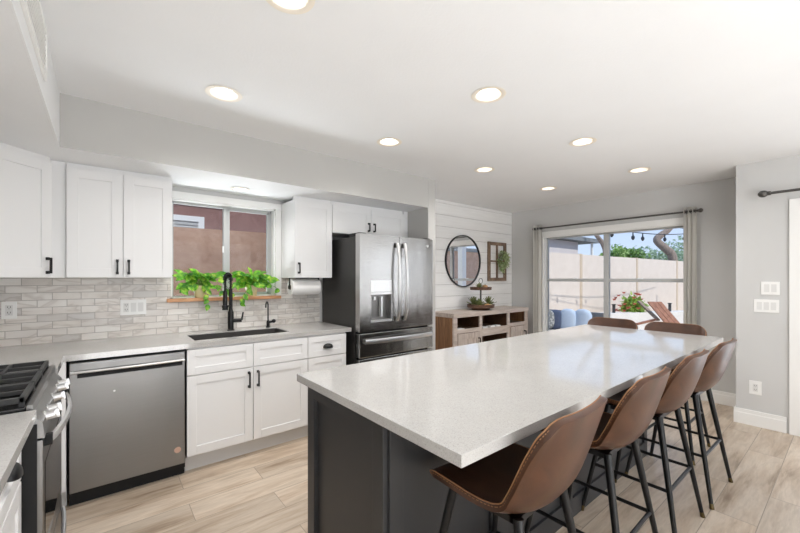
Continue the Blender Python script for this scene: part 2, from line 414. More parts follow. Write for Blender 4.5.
def cup(b, mat, x, z, W=0.092, H=0.036, D=0.028, y=-0.02):
    m = mat @ Matrix.Translation((x, y, z-H*0.5))
    R_ = []
    for i in range(8):
        ph = PI/2*i/7*1.08
        R_.append([b.bm.verts.new((-W/2*math.cos(th), -D*math.sin(th)**0.7*math.sin(ph)-0.001, H*math.sin(th)**0.7*math.cos(ph))) for th in [PI*j/14 for j in range(15)]])
    for i in range(7):
        for j in range(14): b.bm.faces.new((R_[i][j], R_[i][j+1], R_[i+1][j+1], R_[i+1][j]))
    b._new([v for r in R_ for v in r], m)

BW, LW, FX, FY = 3.555, -0.83, -0.20, 2.935
CE = 2.44; SZ = 2.128; SY = 2.89
XW, XR = 5.23, 4.70

# ================================================================== structure
def holed_wall(name, axis, a0, a1, t0, t1, z0, z1, holes, mat):
    """axis 'x': wall runs along x between a0..a1, thick t0..t1 in y"""
    b = B(); cuts = sorted(holes)
    def bx(u0, u1, w0, w1):
        if u1-u0 < 1e-5 or w1-w0 < 1e-5: return
        if axis == 'x': b.box(u0, u1, t0, t1, w0, w1)
        else: b.box(t0, t1, u0, u1, w0, w1)
    cur = a0
    for (h0, h1, q0, q1) in cuts:
        bx(cur, h0, z0, z1); bx(h0, h1, z0, q0); bx(h0, h1, q1, z1); cur = h1
    bx(cur, a1, z0, z1)
    return struct(obj(name, b, mat))
struct(obj('floor', B().box(LW-0.1, XW+0.15, -3.6, BW+0.15, -0.1, 0), 'floor'))
# ceiling with round cut-outs for the cans
CANS = [(x, y) for y in (1.345, 2.30) for x in (0.545, 1.748, 2.925, 4.125)]
def cut_round(o, holes, r, z0, z1):
    b = B()
    for x, y in holes: b.lathe([(r, z0), (r, z1)], 32, (x, y, 0))
    c = obj('cutter', b, 'ceiling')
    md = o.modifiers.new('cut', 'BOOLEAN'); md.object = c; md.operation = 'DIFFERENCE'; md.solver = 'EXACT'
    dg = bpy.context.evaluated_depsgraph_get(); me = bpy.data.meshes.new_from_object(o.evaluated_get(dg))
    o.modifiers.clear(); o.data = me; bpy.data.objects.remove(c)
ceil = struct(obj('ceiling', B().box(LW-0.1, XW+0.15, -3.6, BW+0.15, CE, CE+0.12), 'ceiling'))
cut_round(ceil, CANS, 0.075, CE-0.05, CE+0.06)
struct(obj('roof', B().box(LW-0.5, XW+0.35, -4.1, BW+0.40, 2.60, 4.1), 'roofing'))  # unseen house roof, made extra tall so it shades the side-yard wall

KW = (0.435, 1.305, 1.20, 2.035)     # kitchen window opening x0,x1,z0,z1
holed_wall('wall_back', 'x', LW-0.1, 2.775, BW, BW+0.15, 0, CE, [KW], 'wall')
struct(obj('wall_shiplap', B().box(2.775, XW+0.15, BW+0.012, BW+0.15, 0, CE), 'shiplap_gap'))
b = B(); z = 0.0
while z < CE-0.001:
    z1 = min(z+0.1524*0.97+0.012, CE); b.box(2.83, XW, BW, BW+0.013, z+0.0025, z1-0.0025, 0.0015); z = z1
struct(obj('wall_shiplap_boards', b, 'shiplap'))
DW = (1.22, 2.99, 0.55, 1.995)       # dining window opening y0,y1,z0,z1
holed_wall('wall_dining', 'y', 0.6, BW+0.15, XW, XW+0.15, 0, CE, [DW], 'wall')
PD = (-1.95, 0.30, 0.0, 2.03)
b = B()
b.box(XR, XR+0.15, 0.30, 0.72, 0, CE); b.box(XR, XR+0.15, -3.6, -1.95, 0, CE); b.box(XR, XR+0.15, -1.95, 0.30, 2.03, CE)
b.box(XR+0.15, XW+0.15, 0.60, 0.72, 0, CE)
struct(obj('wall_right', b, 'wall'))
holed_wall('wall_left', 'y', -3.6, BW, LW-0.1, LW, 0, CE, [], 'wall')
RWIN = (0.1, 3.1, 0.55, 2.05)
holed_wall('wall_rear', 'x', LW-0.1, XR+0.15, -3.6, -3.5, 0, CE, [RWIN], 'wall')
# soffit (L shaped drop above the wall cabinets)
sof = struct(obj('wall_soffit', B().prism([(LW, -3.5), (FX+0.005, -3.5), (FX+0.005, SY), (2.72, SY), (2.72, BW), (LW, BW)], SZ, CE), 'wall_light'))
cut_round(sof, [(0.905, 3.288)], 0.055, SZ-0.05, SZ+0.05)
sof.data.materials.append(M['ceiling'])      # ceiling white on underside and left face stands in for light falling there
for f_ in sof.data.polygons:
    if f_.normal.z < -0.9 or f_.normal.x > 0.9: f_.material_index = 1
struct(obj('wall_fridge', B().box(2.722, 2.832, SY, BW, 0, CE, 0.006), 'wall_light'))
# backsplash skins
b = B()
KS = (0.395, 1.345, 1.20)
b.box(LW, 1.775, BW-0.008, BW, 0.914, KS[2]-0.03); b.box(LW, KW[0], BW-0.008, BW, KS[2]-0.03, 1.372); b.box(1.362, 1.775, BW-0.008, BW, KS[2]-0.03, 1.372)
b.box(LW, LW+0.008, -0.3, BW-0.008, 0.914, 1.372)
struct(obj('wall_backsplash', b, 'tile'))
# baseboards
def baseboard(name, segs):
    b = B()
    for x0, x1, y0, y1, ax in segs:
        b.box(x0, x1, y0, y1, 0, 0.105, 0.002)
        if ax == 'x-': b.box(x0+0.005, x1, y0, y1, 0.105, 0.14, 0.002)
        elif ax == 'y-': b.box(x0, x1, y0+0.005, y1, 0.105, 0.14, 0.002)
        else: b.box(x0, x1, y0, y1-0.005, 0.105, 0.14, 0.002)
    return struct(obj(name, b, 'trim'))
baseboard('baseboard_dining', [(XW-0.015, XW, 0.735, BW-0.015, 'x-'), (2.84, XW-0.015, BW-0.015, BW, 'y-')])
baseboard('baseboard_right', [(XR-0.015, XR, 0.385, 0.735, 'x-'), (XR, XW-0.015, 0.72, 0.735, 'y+')])
baseboard('baseboard_fridge', [(2.722, 2.832, SY-0.015, SY, 'y-')])

# kitchen window
wk = struct(bpy.data.objects.new('window_1', None)); C.objects.link(wk); wk.location = (0.87, BW, 1.2)
x0, x1, z0, z1 = KW
b = B()      # casing on the wall and the deep jamb
b.box(x1, x1+0.055, BW-0.02, BW, z0, z1, 0.002); b.box(x0-0.02, x1+0.055, BW-0.022, BW, z1, z1+0.055, 0.002)
b.box(x0, x0+0.012, BW, BW+0.13, z0, z1); b.box(x1-0.012, x1, BW, BW+0.13, z0, z1); b.box(x0, x1, BW, BW+0.13, z1-0.012, z1); b.box(x0, x1, BW, BW+0.13, z0, z0+0.01)
obj('casing', b, 'trim', wk)
b = B(); ys = BW+0.075; f = 0.016
b.box(x0+0.012, x0+0.012+f, ys, ys+0.05, z0, z1-0.012); b.box(x1-0.012-f, x1-0.012, ys, ys+0.05, z0, z1-0.012)
b.box(x0+0.012, x1-0.012, ys, ys+0.05, z1-0.012-f, z1-0.012); b.box(x0+0.012, x1-0.012, ys, ys+0.05, z0, z0+f)
obj('window_frame', b, 'window_frame', wk)
b = B(); xm = 0.868
b.box(xm-0.014, xm+0.014, ys-0.012, ys+0.028, z0+f, z1-0.012-f, 0.002); b.box(xm+0.016, xm+0.042, ys+0.002, ys+0.03, z0+f, z1-0.012-f, 0.002)
b.box(x1-0.052, x1-0.028, ys+0.002, ys+0.03, z0+f, z1-0.012-f, 0.002)
b.box(xm+0.03, x1-0.03, ys+0.002, ys+0.03, z0+f, z0+f+0.02, 0.002); b.box(xm+0.03, x1-0.03, ys+0.002, ys+0.03, z1-0.044, z1-0.028, 0.002)
obj('sash', b, 'window_frame', wk)
obj('latch', B().box(xm-0.026, xm-0.012, ys-0.024, ys-0.012, 1.60, 1.66, 0.003), 'vinyl', wk)
obj('pane', B().box(x0+0.02, xm, ys+0.032, ys+0.036, z0+f, z1-0.025).box(xm+0.03, x1-0.04, ys+0.014, ys+0.018, z0+f, z1-0.03), 'pane', wk)
obj('sill', B().box(0.405, 1.345, BW-0.055, BW+0.085, 1.172, 1.2, 0.003), 'wood_sill', wk)

# dining window
wd = struct(bpy.data.objects.new('window_2', None)); C.objects.link(wd); wd.location = (XW, 2.12, 0.55)
y0, y1, z0, z1 = DW
b = B()
b.box(XW-0.018, XW, y0-0.06, y0, z0-0.06, z1, 0.002); b.box(XW-0.018, XW, y1, y1+0.06, z0-0.06, z1, 0.002)
b.box(XW-0.02, XW, y0-0.07, y1+0.07, z1, z1+0.075, 0.002); b.box(XW-0.02, XW, y0, y1, z0-0.06, z0, 0.002)
b.box(XW, XW+0.13, y0, y0+0.012, z0, z1); b.box(XW, XW+0.13, y1-0.012, y1, z0, z1); b.box(XW, XW+0.13, y0, y1, z1-0.012, z1); b.box(XW, XW+0.13, y0, y1, z0, z0+0.012)
obj('casing', b, 'trim', wd)
b = B(); xs = XW+0.06; f = 0.02; ym = 2.12
for a0, a1 in ((y0+0.008, ym-0.014), (ym+0.014, y1-0.008)):
    b.box(xs, xs+0.05, a0, a0+f, z0, z1-0.012, 0.002); b.box(xs, xs+0.05, a1-f, a1, z0, z1-0.012, 0.002)
    b.box(xs, xs+0.05, a0, a1, z1-0.012-f, z1-0.012, 0.002); b.box(xs, xs+0.05, a0, a1, z0, z0+f+0.01, 0.002)
b.box(xs-0.005, xs+0.055, ym-0.016, ym+0.016, z0, z1-0.012, 0.002)
obj('window_frame', b, 'window_frame', wd)
b = B()
for a0, a1 in ((y0+0.02, ym-0.03), (ym+0.03, y1-0.02)): b.box(xs-0.004, xs+0.045, a0, a1, 1.318, 1.362, 0.002)
obj('meeting_rail', b, 'window_frame', wd)
b = B()
for a0, a1 in ((y0+0.02, ym-0.03), (ym+0.03, y1-0.02)): b.box(xs+0.02, xs+0.024, a0, a1, z0+0.02, z1-0.025)
obj('pane', b, 'pane', wd)
obj('latch', B().box(xs-0.02, xs-0.004, 1.68, 1.74, 1.355, 1.370, 0.002).box(xs-0.02, xs-0.004, 2.5, 2.56, 1.355, 1.370, 0.002), 'vinyl', wd)

# patio door on the right
pd = struct(bpy.data.objects.new('door_1', None)); C.objects.link(pd); pd.location = (XR, -0.8, 0)
b = B()
b.box(XR-0.02, XR, 0.30, 0.368, 0, 2.06, 0.002); b.box(XR-0.02, XR, -2.03, -1.95, 0, 2.075, 0.002); b.box(XR-0.02, XR, -1.95, 0.30, 2.03, 2.09, 0.002)
b.box(XR, XR+0.15, 0.285, 0.30, 0, 2.03); b.box(XR, XR+0.15, -1.95, -1.935, 0, 2.03)
obj('casing', b, 'trim', pd)
b = B()
for a0, a1, xo in ((-1.93, -0.78, 0.05), (-0.86, 0.285, 0.09)):
    b.box(XR+xo, XR+xo+0.035, a0, a0+0.07, 0.02, 2.03, 0.002); b.box(XR+xo, XR+xo+0.035, a1-0.07, a1, 0.02, 2.03, 0.002)
    b.box(XR+xo, XR+xo+0.035, a0, a1, 0.02, 0.12, 0.002); b.box(XR+xo, XR+xo+0.035, a0, a1, 1.95, 2.03, 0.002)
obj('door_panel', b, 'vinyl', pd)
obj('pane', B().box(XR+0.065, XR+0.069, -1.87, -0.84, 0.1, 1.97).box(XR+0.105, XR+0.109, -0.80, 0.22, 0.1, 1.97), 'pane', pd)
# unseen rear window, added to let in more light
wr = struct(bpy.data.objects.new('rear_window_added', None)); C.objects.link(wr); wr.location = (1.6, -3.5, 0.55)
b = B(); a0, a1, q0, q1 = RWIN
b.box(a0-0.06, a0, -3.5, -3.48, q0-0.06, q1+0.06); b.box(a1, a1+0.06, -3.5, -3.48, q0-0.06, q1+0.06); b.box(a0, a1, -3.5, -3.48, q1, q1+0.06); b.box(a0, a1, -3.5, -3.48, q0-0.06, q0)
for xx in (0.1, 1.08, 2.08, 3.06): b.box(xx, xx+0.04, -3.58, -3.54, q0, q1)
b.box(a0, a1, -3.58, -3.54, q0, q0+0.04); b.box(a0, a1, -3.58, -3.54, q1-0.04, q1)
obj('window_frame', b, 'vinyl', wr)
obj('pane', B().box(a0, a1, -3.562, -3.558, q0, q1), 'pane', wr)

# ================================================================== worktops
TZ, TB = 0.914, 0.879
b = B()
SX0, SX1, SY0, SY1 = 0.52, 1.24, 3.03, 3.36
CF = 2.91; CX = -0.18
b.box(LW+0.008, SX0, CF, BW-0.008, TB, TZ); b.box(SX1, 1.775, CF, BW-0.008, TB, TZ)
b.box(SX0, SX1, CF, SY0, TB, TZ); b.box(SX0, SX1, SY1, BW-0.008, TB, TZ)
b.box(LW+0.008, CX, 2.565, CF, TB, TZ)
bmesh.ops.remove_doubles(b.bm, verts=b.bm.verts[:], dist=1e-5)
tag(obj('worktop', b, 'quartz'), 'white quartz worktop on the white cabinets under the kitchen window', 'countertop')
tag(obj('worktop', B().box(LW+0.008, CX, -0.3, 1.785, TB, TZ, 0.002), 'quartz'), 'white quartz worktop at the picture edge, on the near side of the range', 'countertop')
tag(obj('worktop', B().box(0.718, 3.70, 0.638, 1.674, 0.879, 0.914, 0.002), 'quartz'), 'long glossy white quartz worktop on the charcoal island', 'countertop')

# ================================================================== base cabinets
def toe(b, x0, x1): b.box(x0, x1, FY+0.055, FY+0.07, 0, 0.115)
I4 = Matrix.Identity(4)
D0 = 0.125; D1 = 0.866
# sink cabinet
t = thing('base_cabinet', 'white two-door base cabinet under the sink, right of the dishwasher', 'cabinet', (0.90, 3.2, 0))
b = B(); b.box(0.45, 1.351, FY, FY+0.02, 0.115, TB).box(0.45, 0.465, FY, BW-0.02, 0.115, TB).box(1.336, 1.351, FY, BW-0.02, 0.115, TB).box(0.465, 1.336, FY+0.02, BW-0.02, 0.115, 0.13)
obj('body', b, 'cab', t)
b = B(); toe(b, 0.45, 1.351); obj('toe_kick', b, 'toe', t)
for i, xx in enumerate((0.452, 0.902)):
    m_ = T(xx, FY, 0.690); b = B(); shaker(b, m_, 0.447, 0.178, st=0.05); obj('drawer_front', b, 'cab', t)
    m_ = T(xx, FY, D0); b = B(); shaker(b, m_, 0.447, 0.560); d = obj('door', b, 'cab', t)
    b = B(); pull(b, m_, 0.447-0.032 if i == 0 else 0.032, 0.47); obj('handle', b, 'black', d)
# drawer cabinet
t = thing('base_cabinet', 'narrow white drawer cabinet with cup pulls, beside the refrigerator', 'cabinet', (1.53, 3.2, 0))
obj('body', B().box(1.3515, 1.725, FY, BW-0.02, 0.115, TB), 'cab', t)
b = B(); toe(b, 1.3515, 1.725); obj('toe_kick', b, 'toe', t)
for z0_, h_ in ((0.690, 0.178), (0.412, 0.275), (0.125, 0.284)):
    m_ = T(1.353, FY, z0_); b = B(); shaker(b, m_, 0.370, h_, st=0.05); d = obj('drawer', b, 'cab', t)
    b = B(); cup(b, m_, 0.185, h_*0.5); obj('cup_pull', b, 'black', d, True)
# corner cabinet (between range and dishwasher)
t = thing('base_cabinet', 'white corner base cabinet filler between the range and the dishwasher', 'cabinet', (-0.5, 3.1, 0))
b = B(); b.prism([(LW+0.01, 2.565), (FX, 2.565), (FX, FY-0.02), (-0.170, FY-0.02), (-0.170, BW-0.02), (LW+0.01, BW-0.02)], 0.115, TB)
obj('body', b, 'cab', t)
obj('toe_kick', B().prism([(LW+0.05, 2.565), (FX-0.07, 2.565), (FX-0.07, FY+0.05), (-0.170, FY+0.05), (-0.170, BW-0.05), (LW+0.05, BW-0.05)], 0, 0.115), 'toe', t)
# near left cabinet: front faces +x
t = thing('base_cabinet', 'white base cabinet with dark cup pull on the near side of the range', 'cabinet', (-0.5, 1.2, 0))
obj('body', B().box(LW+0.01, FX-0.035, 0.5, 1.782, 0.115, TB), 'cab', t)
obj('toe_kick', B().box(LW+0.05, FX-0.07, 0.5, 1.782, 0, 0.115), 'toe', t)
m_ = T(FX-0.035, 1.20, 0.690, 90); b = B(); shaker(b, m_, 0.575, 0.178, st=0.05); d = obj('drawer', b, 'cab', t)
b = B(); cup(b, m_, 0.365, 0.115, 0.085, 0.038, 0.028); obj('cup_pull', b, 'black', d, True)
m_ = T(FX-0.035, 1.20, D0, 90); b = B(); shaker(b, m_, 0.575, 0.560); d = obj('door', b, 'cab', t)
b = B(); pull(b, m_, 0.04, 0.46); obj('handle', b, 'black', d)
m_ = T(FX-0.035, 0.62, D0, 90); b = B(); shaker(b, m_, 0.575, 0.743); obj('door', b, 'cab', t)

# ================================================================== dishwasher
t = thing('dishwasher', 'stainless steel dishwasher built in under the worktop', 'dishwasher', (0.142, 3.2, 0))
obj('body', B().box(-0.160, 0.446, FY+0.01, BW-0.05, 0.05, 0.872), 'dark', t)
d = obj('door', B().box(-0.155, 0.441, FY-0.022, FY+0.01, 0.092, 0.862, 0.004), 'steel_dark', t)
obj('toe_kick', B().box(-0.158, 0.444, FY+0.03, FY+0.045, 0.0, 0.092), 'dark', t)
b = B(); b.box(-0.12, 0.425, FY-0.0265, FY-0.0215, 0.772, 0.802, 0.001); obj('pocket', b, 'dark', d)
b = B(); pts = [(-0.150+0.588*i/12, FY-0.034-0.010*math.sin(PI*i/12), 0.808) for i in range(13)]
b.tube(pts, 0.0075, 8); b.box(-0.152, -0.135, FY-0.036, FY-0.02, 0.800, 0.816, 0.001).box(0.425, 0.438, FY-0.036, FY-0.02, 0.800, 0.816, 0.001)
obj('handle', b, 'steel_plain', d, True)
b = B(); b.lathe([(0.020, 0), (0.020, 0.002)], 24, mat=T(0.397, FY-0.022, 0.195) @ Matrix.Rotation(R(90), 4, 'X')); bd = obj('badge', b, 'badge', d)
b = B(); b.lathe([(0.006, 0), (0.006, 0.002)], 12, mat=T(0.055, FY-0.022, 0.665) @ Matrix.Rotation(R(90), 4, 'X')); obj('logo', b, 'badge_grey', d)

# ================================================================== range
t = thing('range', 'stainless steel gas range with black cast iron grates', 'stove', (-0.5, 2.175, 0))
RY0, RY1 = 1.795, 2.555; RX = -0.165
obj('body', B().box(LW+0.02, FX+0.002, RY0, RY1, 0.03, 0.885, 0.002), 'dark', t)
b = B(); b.box(LW+0.02, -0.207, RY0-0.002, RY1+0.002, 0.885, 0.925, 0.004)
obj('cooktop', b, 'black_gloss', t)
obj('front_trim', B().box(-0.206, -0.190, RY0-0.002, RY1+0.002, 0.895, 0.930, 0.003), 'steel_dark', t)
b = B()  # stainless trim & sloped control panel
prof = [(-0.240, 0.894), (-0.191, 0.894), (-0.166, 0.860), (-0.160, 0.808), (-0.240, 0.808)]
rings = [[Vector((x, yy, z_)) for x, z_ in prof] for yy in (RY0, RY1)]
b.ring(rings); obj('control_panel', b, 'steel_dark', t)
for yy in (1.905, 1.995, 2.175, 2.355, 2.445):
    b = B(); m_ = Matrix.Translation((-0.172, yy, 0.852)) @ Matrix.Rotation(R(80), 4, 'Y')
    b.lathe([(0.021, 0), (0.021, 0.005), (0.016, 0.007), (0.015, 0.032), (0.013, 0.034)], 20, mat=m_); b.box(-0.016, 0.016, -0.005, 0.005, 0.03, 0.044, 0.002, m_)
    obj('knob', b, 'steel_plain', t, True)
for gi, (g0, g1) in enumerate(((RY0+0.012, RY0+0.255), (RY0+0.262, RY1-0.262), (RY1-0.255, RY1-0.012))):
    b = B(); xa, xb = LW+0.06, -0.212; zt = 0.958
    for yy in (g0, g1-0.014): b.box(xa, xb, yy, yy+0.014, zt-0.02, zt, 0.002)
    for xx in (xa, xb-0.014, (xa+xb)/2-0.007): b.box(xx, xx+0.014, g0, g1, zt-0.02, zt, 0.002)
    ymid = (g0+g1)/2; b.box(xa, xb, ymid-0.006, ymid+0.006, zt-0.016, zt, 0.002)
    for xx in (xa+0.13, xb-0.13): b.box(xx-0.006, xx+0.006, g0, g1, zt-0.016, zt, 0.002)
    for xx in (xa, xb-0.014):
        for yy in (g0, g1-0.014): b.box(xx, xx+0.014, yy, yy+0.014, 0.925, zt-0.015)
    obj('grate', b, 'iron', t)
for xx in (-0.66, -0.39):
    for yy in (1.93, 2.175, 2.42):
        b = B(); b.lathe([(0.05, 0.925), (0.05, 0.932), (0.036, 0.934), (0.036, 0.944), (0.03, 0.946)], 24, (xx, yy, 0)); obj('burner', b, 'iron', t, True)
dr = obj('oven_door', B().box(FX+0.004, RX, RY0+0.004, RY1-0.004, 0.275, 0.800, 0.004), 'steel_dark', t)
obj('oven_glass', B().box(RX-0.001, RX+0.002, RY0+0.06, RY1-0.06, 0.36, 0.70), 'black_gloss', dr)
b = B(); pts = []
for i in range(17):
    u = i/16; pts.append((RX+0.014+0.034*math.sin(PI*u)**0.7, RY0+0.055+u*0.65, 0.785))
rr = []
for p in pts:
    rr.append([Vector((p[0]-0.006, p[1], p[2]-0.013)), Vector((p[0]+0.006, p[1], p[2]-0.013)), Vector((p[0]+0.008, p[1], p[2])), Vector((p[0]+0.006, p[1], p[2]+0.013)), Vector((p[0]-0.006, p[1], p[2]+0.013))])
b.ring(rr); obj('handle', b, 'steel_plain', dr, True)
for ya in (RY0+0.04, RY1-0.062): obj('bracket', B().box(RX, RX+0.022, ya, ya+0.022, 0.765, 0.805, 0.002), 'dark', dr)
dw = obj('drawer', B().box(FX+0.004, RX, RY0+0.004, RY1-0.004, 0.085, 0.265, 0.004), 'steel_dark', t)
b = B(); b.tube([(RX+0.008+0.018*math.sin(PI*i/12)**0.7, RY0+0.07+i/12*0.62, 0.225) for i in range(13)], 0.009, 8); obj('handle', b, 'steel_plain', dw, True)
obj('side_panel', B().box(LW+0.05, RX-0.014, RY0-0.004, RY0, 0.03, 0.86), 'dark', t)

# ================================================================== wall cabinets
UY = 3.235; UZ0, UZ1 = 1.372, 2.092
def upper(name_label, x0, x1, nd, z0, z1, hpos, gap_fill=True, group=None):
    t = thing('wall_cabinet', name_label, 'cabinet', ((x0+x1)/2, 3.4, z0), group)
    obj('body', B().box(x0, x1, UY, BW-0.008, z0, z1+0.0), 'cab', t)
    wdt = (x1-x0)/nd
    for i in range(nd):
        m_ = T(x0+i*wdt, UY, z0); b = B(); shaker(b, m_, wdt, z1-z0, g=0.002 if nd > 1 else 0.0015); d = obj('door', b, 'cab', t)
        b = B(); pull(b, m_, hpos[i][0] if hpos[i][0] > 0 else wdt+hpos[i][0], hpos[i][1], 0.085 if z1-z0 > .5 else 0.075); obj('handle', b, 'black', d)
    obj('top_filler', B().box(x0, x1, UY+0.015, UY+0.03, z1, SZ), 'cab', t)
    return t
upper('white two-door wall cabinet hanging left of the kitchen window', -0.187, 0.405, 2, UZ0, UZ1, [(-0.032, 0.075), (0.032, 0.075)])
upper('white single-door wall cabinet hanging between the kitchen window and the refrigerator', 1.363, 1.742, 1, UZ0, UZ1, [(0.035, 0.09)])
t = upper('shallow white two-door wall cabinet above the refrigerator', 1.745, 2.66, 2, 1.815, UZ1, [(-0.035, 0.085), (0.035, 0.085)])
obj('side_filler', B().box(2.661, 2.7215, UY-0.002, UY+0.03, 1.815, SZ), 'cab', t)
# diagonal corner cabinet
t = thing('wall_cabinet', 'white corner wall cabinet set diagonally above the range worktop', 'cabinet', (-0.5, 3.2, UZ0))
pa, pb = Vector((-0.505, 2.935)), Vector((-0.262, 3.178))
pts = [(LW+0.008, 2.935), (pa.x, pa.y), (pb.x, pb.y), (pb.x, 3.252), (-0.19, 3.252), (-0.19, BW-0.008), (LW+0.008, BW-0.008)]
obj('body', B().prism(pts, UZ0, SZ), 'cab', t)
L = (pb-pa).length; m_ = T(pa.x, pa.y, UZ0, 45); b = B(); shaker(b, m_, L, UZ1-UZ0); d = obj('door', b, 'cab', t)
b = B(); pull(b, m_, L-0.032, 0.075, 0.085); obj('handle', b, 'black', d)

# ================================================================== refrigerator
t = thing('refrigerator', 'stainless steel french-door refrigerator with water dispenser', 'refrigerator', (2.25, 3.2, 0))
A0, A1, AF = 1.795, 2.702, 2.80; AM = 2.255
obj('body', B().box(A0+0.003, A1-0.003, AF+0.085, BW-0.03, 0.02, 1.752, 0.003), 'fridge_side', t)
obj('hinge_cover', B().box(A0+0.01, A0+0.09, AF+0.03, AF+0.20, 1.752, 1.786, 0.004), 'dark', t)
obj('hinge_cover', B().box(A1-0.09, A1-0.01, AF+0.03, AF+0.20, 1.752, 1.786, 0.004), 'dark', t)
obj('side_gasket', B().box(A0+0.01, A1-0.01, AF+0.07, AF+0.085, 0.03, 1.76), 'dark', t)
b = B()   # left door with a real dispenser recess
DX0, DX1, DZ0, DZ1 = 1.92, 2.153, 0.975, 1.215
yf, yb = AF, AF+0.07
z0, z1 = 0.880, 1.775
b.box(A0, DX0, yf, yb, z0, z1); b.box(DX1, AM-0.003, yf, yb, z0, z1); b.box(DX0, DX1, yf, yb, z0, DZ0); b.box(DX0, DX1, yf, yb, DZ1, z1); b.box(DX0, DX1, yb-0.008, yb, DZ0, DZ1)
bmesh.ops.remove_doubles(b.bm, verts=b.bm.verts[:], dist=1e-5)
dl = obj('door', b, 'steel', t)
b = B()
b.box(DX0, DX0+0.004, yf+0.001, yb-0.008, DZ0, DZ1); b.box(DX1-0.004, DX1, yf+0.001, yb-0.008, DZ0, DZ1); b.box(DX0, DX1, yb-0.012, yb-0.008, DZ0, DZ1)
dp = obj('dispenser', b, 'steel_dark', dl)
b = B(); b.box(DX0-0.004, DX1+0.004, yf-0.004, yf+0.001, DZ1, DZ1+0.022, 0.001); b.box(DX0-0.004, DX1+0.004, yf-0.003, yf+0.04, DZ0-0.016, DZ0+0.004, 0.001)
b.box(DX0+0.12, DX0+0.14, yf+0.012, yf+0.05, DZ0+0.03, DZ1-0.02, 0.002); b.box(DX0+0.035, DX0+0.06, yf+0.01, yf+0.045, DZ1-0.05, DZ1-0.02, 0.002)
obj('dispenser_trim', b, 'steel_plain', dl)
obj('control_screen', B().box(DX0-0.004, DX1+0.004, yf-0.002, yf+0.0, DZ1+0.026, DZ1+0.135, 0.0005), 'steel_plain', dl)
drr = obj('door', B().box(AM+0.003, A1, yf, yb, z0, z1, 0.004), 'steel', t)
b = B(); b.lathe([(0.016, 0), (0.016, 0.002)], 20, mat=T(A1-0.075, yf, 1.70) @ Matrix.Rotation(R(90), 4, 'X')); obj('logo', b, 'badge_grey', drr)
for d_, xx in ((dl, AM-0.045), (drr, AM+0.045)):
    b = B(); n = 16; rr = []
    for i in range(n+1):
        u = i/n; z_ = 0.955+u*0.755; yo = yf-0.024-0.045*math.sin(PI*u)**0.6
        rr.append([Vector((xx-0.016, yo+0.010, z_)), Vector((xx-0.014, yo-0.004, z_)), Vector((xx, yo-0.009, z_)), Vector((xx+0.014, yo-0.004, z_)), Vector((xx+0.016, yo+0.010, z_))])
    b.ring(rr)
    h = obj('handle', b, 'steel_plain', d_, True, 50)
    b = B(); b.box(xx-0.012, xx+0.012, yf-0.024, yf, 0.955, 1.0, 0.002); obj('handle_mount', b, 'fridge_side', d_)
    obj('handle_mount', B().box(xx-0.012, xx+0.012, yf-0.024, yf, 1.665, 1.71, 0.002), 'fridge_side', d_)
for z0_, z1_ in ((0.645, 0.862), (0.10, 0.630)):
    d = obj('drawer', B().box(A0, A1, yf, yb, z0_, z1_, 0.004), 'steel', t)
    b = B(); rr = []; zc = z1_-0.072
    for i in range(17):
        u = i/16; xx = A0+0.05+u*(A1-A0-0.08); yo = yf-0.018-0.032*math.sin(PI*u)**0.6
        rr.append([Vector((xx, yo+0.010, zc-0.021)), Vector((xx, yo-0.006, zc-0.019)), Vector((xx, yo-0.010, zc)), Vector((xx, yo-0.006, zc+0.019)), Vector((xx, yo+0.010, zc+0.021))])
    b.ring(rr); obj('handle', b, 'steel_plain', d, True, 50)
obj('foot_grille', B().box(A0+0.02, A1-0.02, AF+0.06, AF+0.09, 0.0, 0.09), 'dark', t)

# ================================================================== sink, taps, paper towel
t = thing('sink', 'dark grey double-bowl undermount sink set in the worktop', 'sink', (0.88, 3.2, 0.70))
b = B(); zb = 0.70
b.box(SX0-0.012, SX0, SY0-0.012, SY1+0.012, zb, TB-0.0005); b.box(SX1, SX1+0.012, SY0-0.012, SY1+0.012, zb, TB-0.0005)
b.box(SX0, SX1, SY0-0.012, SY0, zb, TB-0.0005); b.box(SX0, SX1, SY1, SY1+0.012, zb, TB-0.0005)
b.box(SX0-0.012, SX1+0.012, SY0-0.012, SY1+0.012, zb-0.012, zb)
for q_ in ((SX0, SX0+0.004, SY0, SY1), (SX1-0.004, SX1, SY0, SY1), (SX0, SX1, SY0, SY0+0.004), (SX0, SX1, SY1-0.004, SY1)): b.box(*q_, TB-0.01, TZ-0.006)
obj('basin', b, 'sink', t)
obj('divider', B().box(0.86, 0.885, SY0, SY1, zb, 0.868, 0.004), 'sink', t)
for xx in (0.69, 1.06):
    b = B(); b.lathe([(0.045, zb), (0.045, zb+0.004), (0.03, zb+0.002)], 20, (xx, 3.2, 0)); obj('drain', b, 'steel_plain', t, True)
FXX, FYY = 0.868, 3.43
t = thing('kitchen_faucet', 'tall matte black spring pull-down faucet behind the sink', 'faucet', (FXX, FYY, TZ))
b = B(); b.lathe([(0.030, TZ), (0.030, TZ+0.006), (0.024, TZ+0.01), (0.024, TZ+0.16), (0.018, TZ+0.17), (0.015, TZ+0.19), (0.015, TZ+0.36)], 20, (FXX, FYY, 0)); obj('body', b, 'black', t, True)
dx, dy = -0.62, -0.78   # spout swings forward and left
b = B(); path = []
for i in range(15):
    a = PI*i/14; r_ = 0.052; path.append((FXX+dx*(r_-r_*math.cos(a)), FYY+dy*(r_-r_*math.cos(a)), TZ+0.435+0.052*math.sin(a)))
path = [(FXX, FYY, TZ+0.36)]+path+[(FXX+dx*0.104, FYY+dy*0.104, TZ+0.33)]
b.tube(path, 0.009, 10); obj('hose', b, 'black', t, True)
b = B(); turns = 22; sp = []
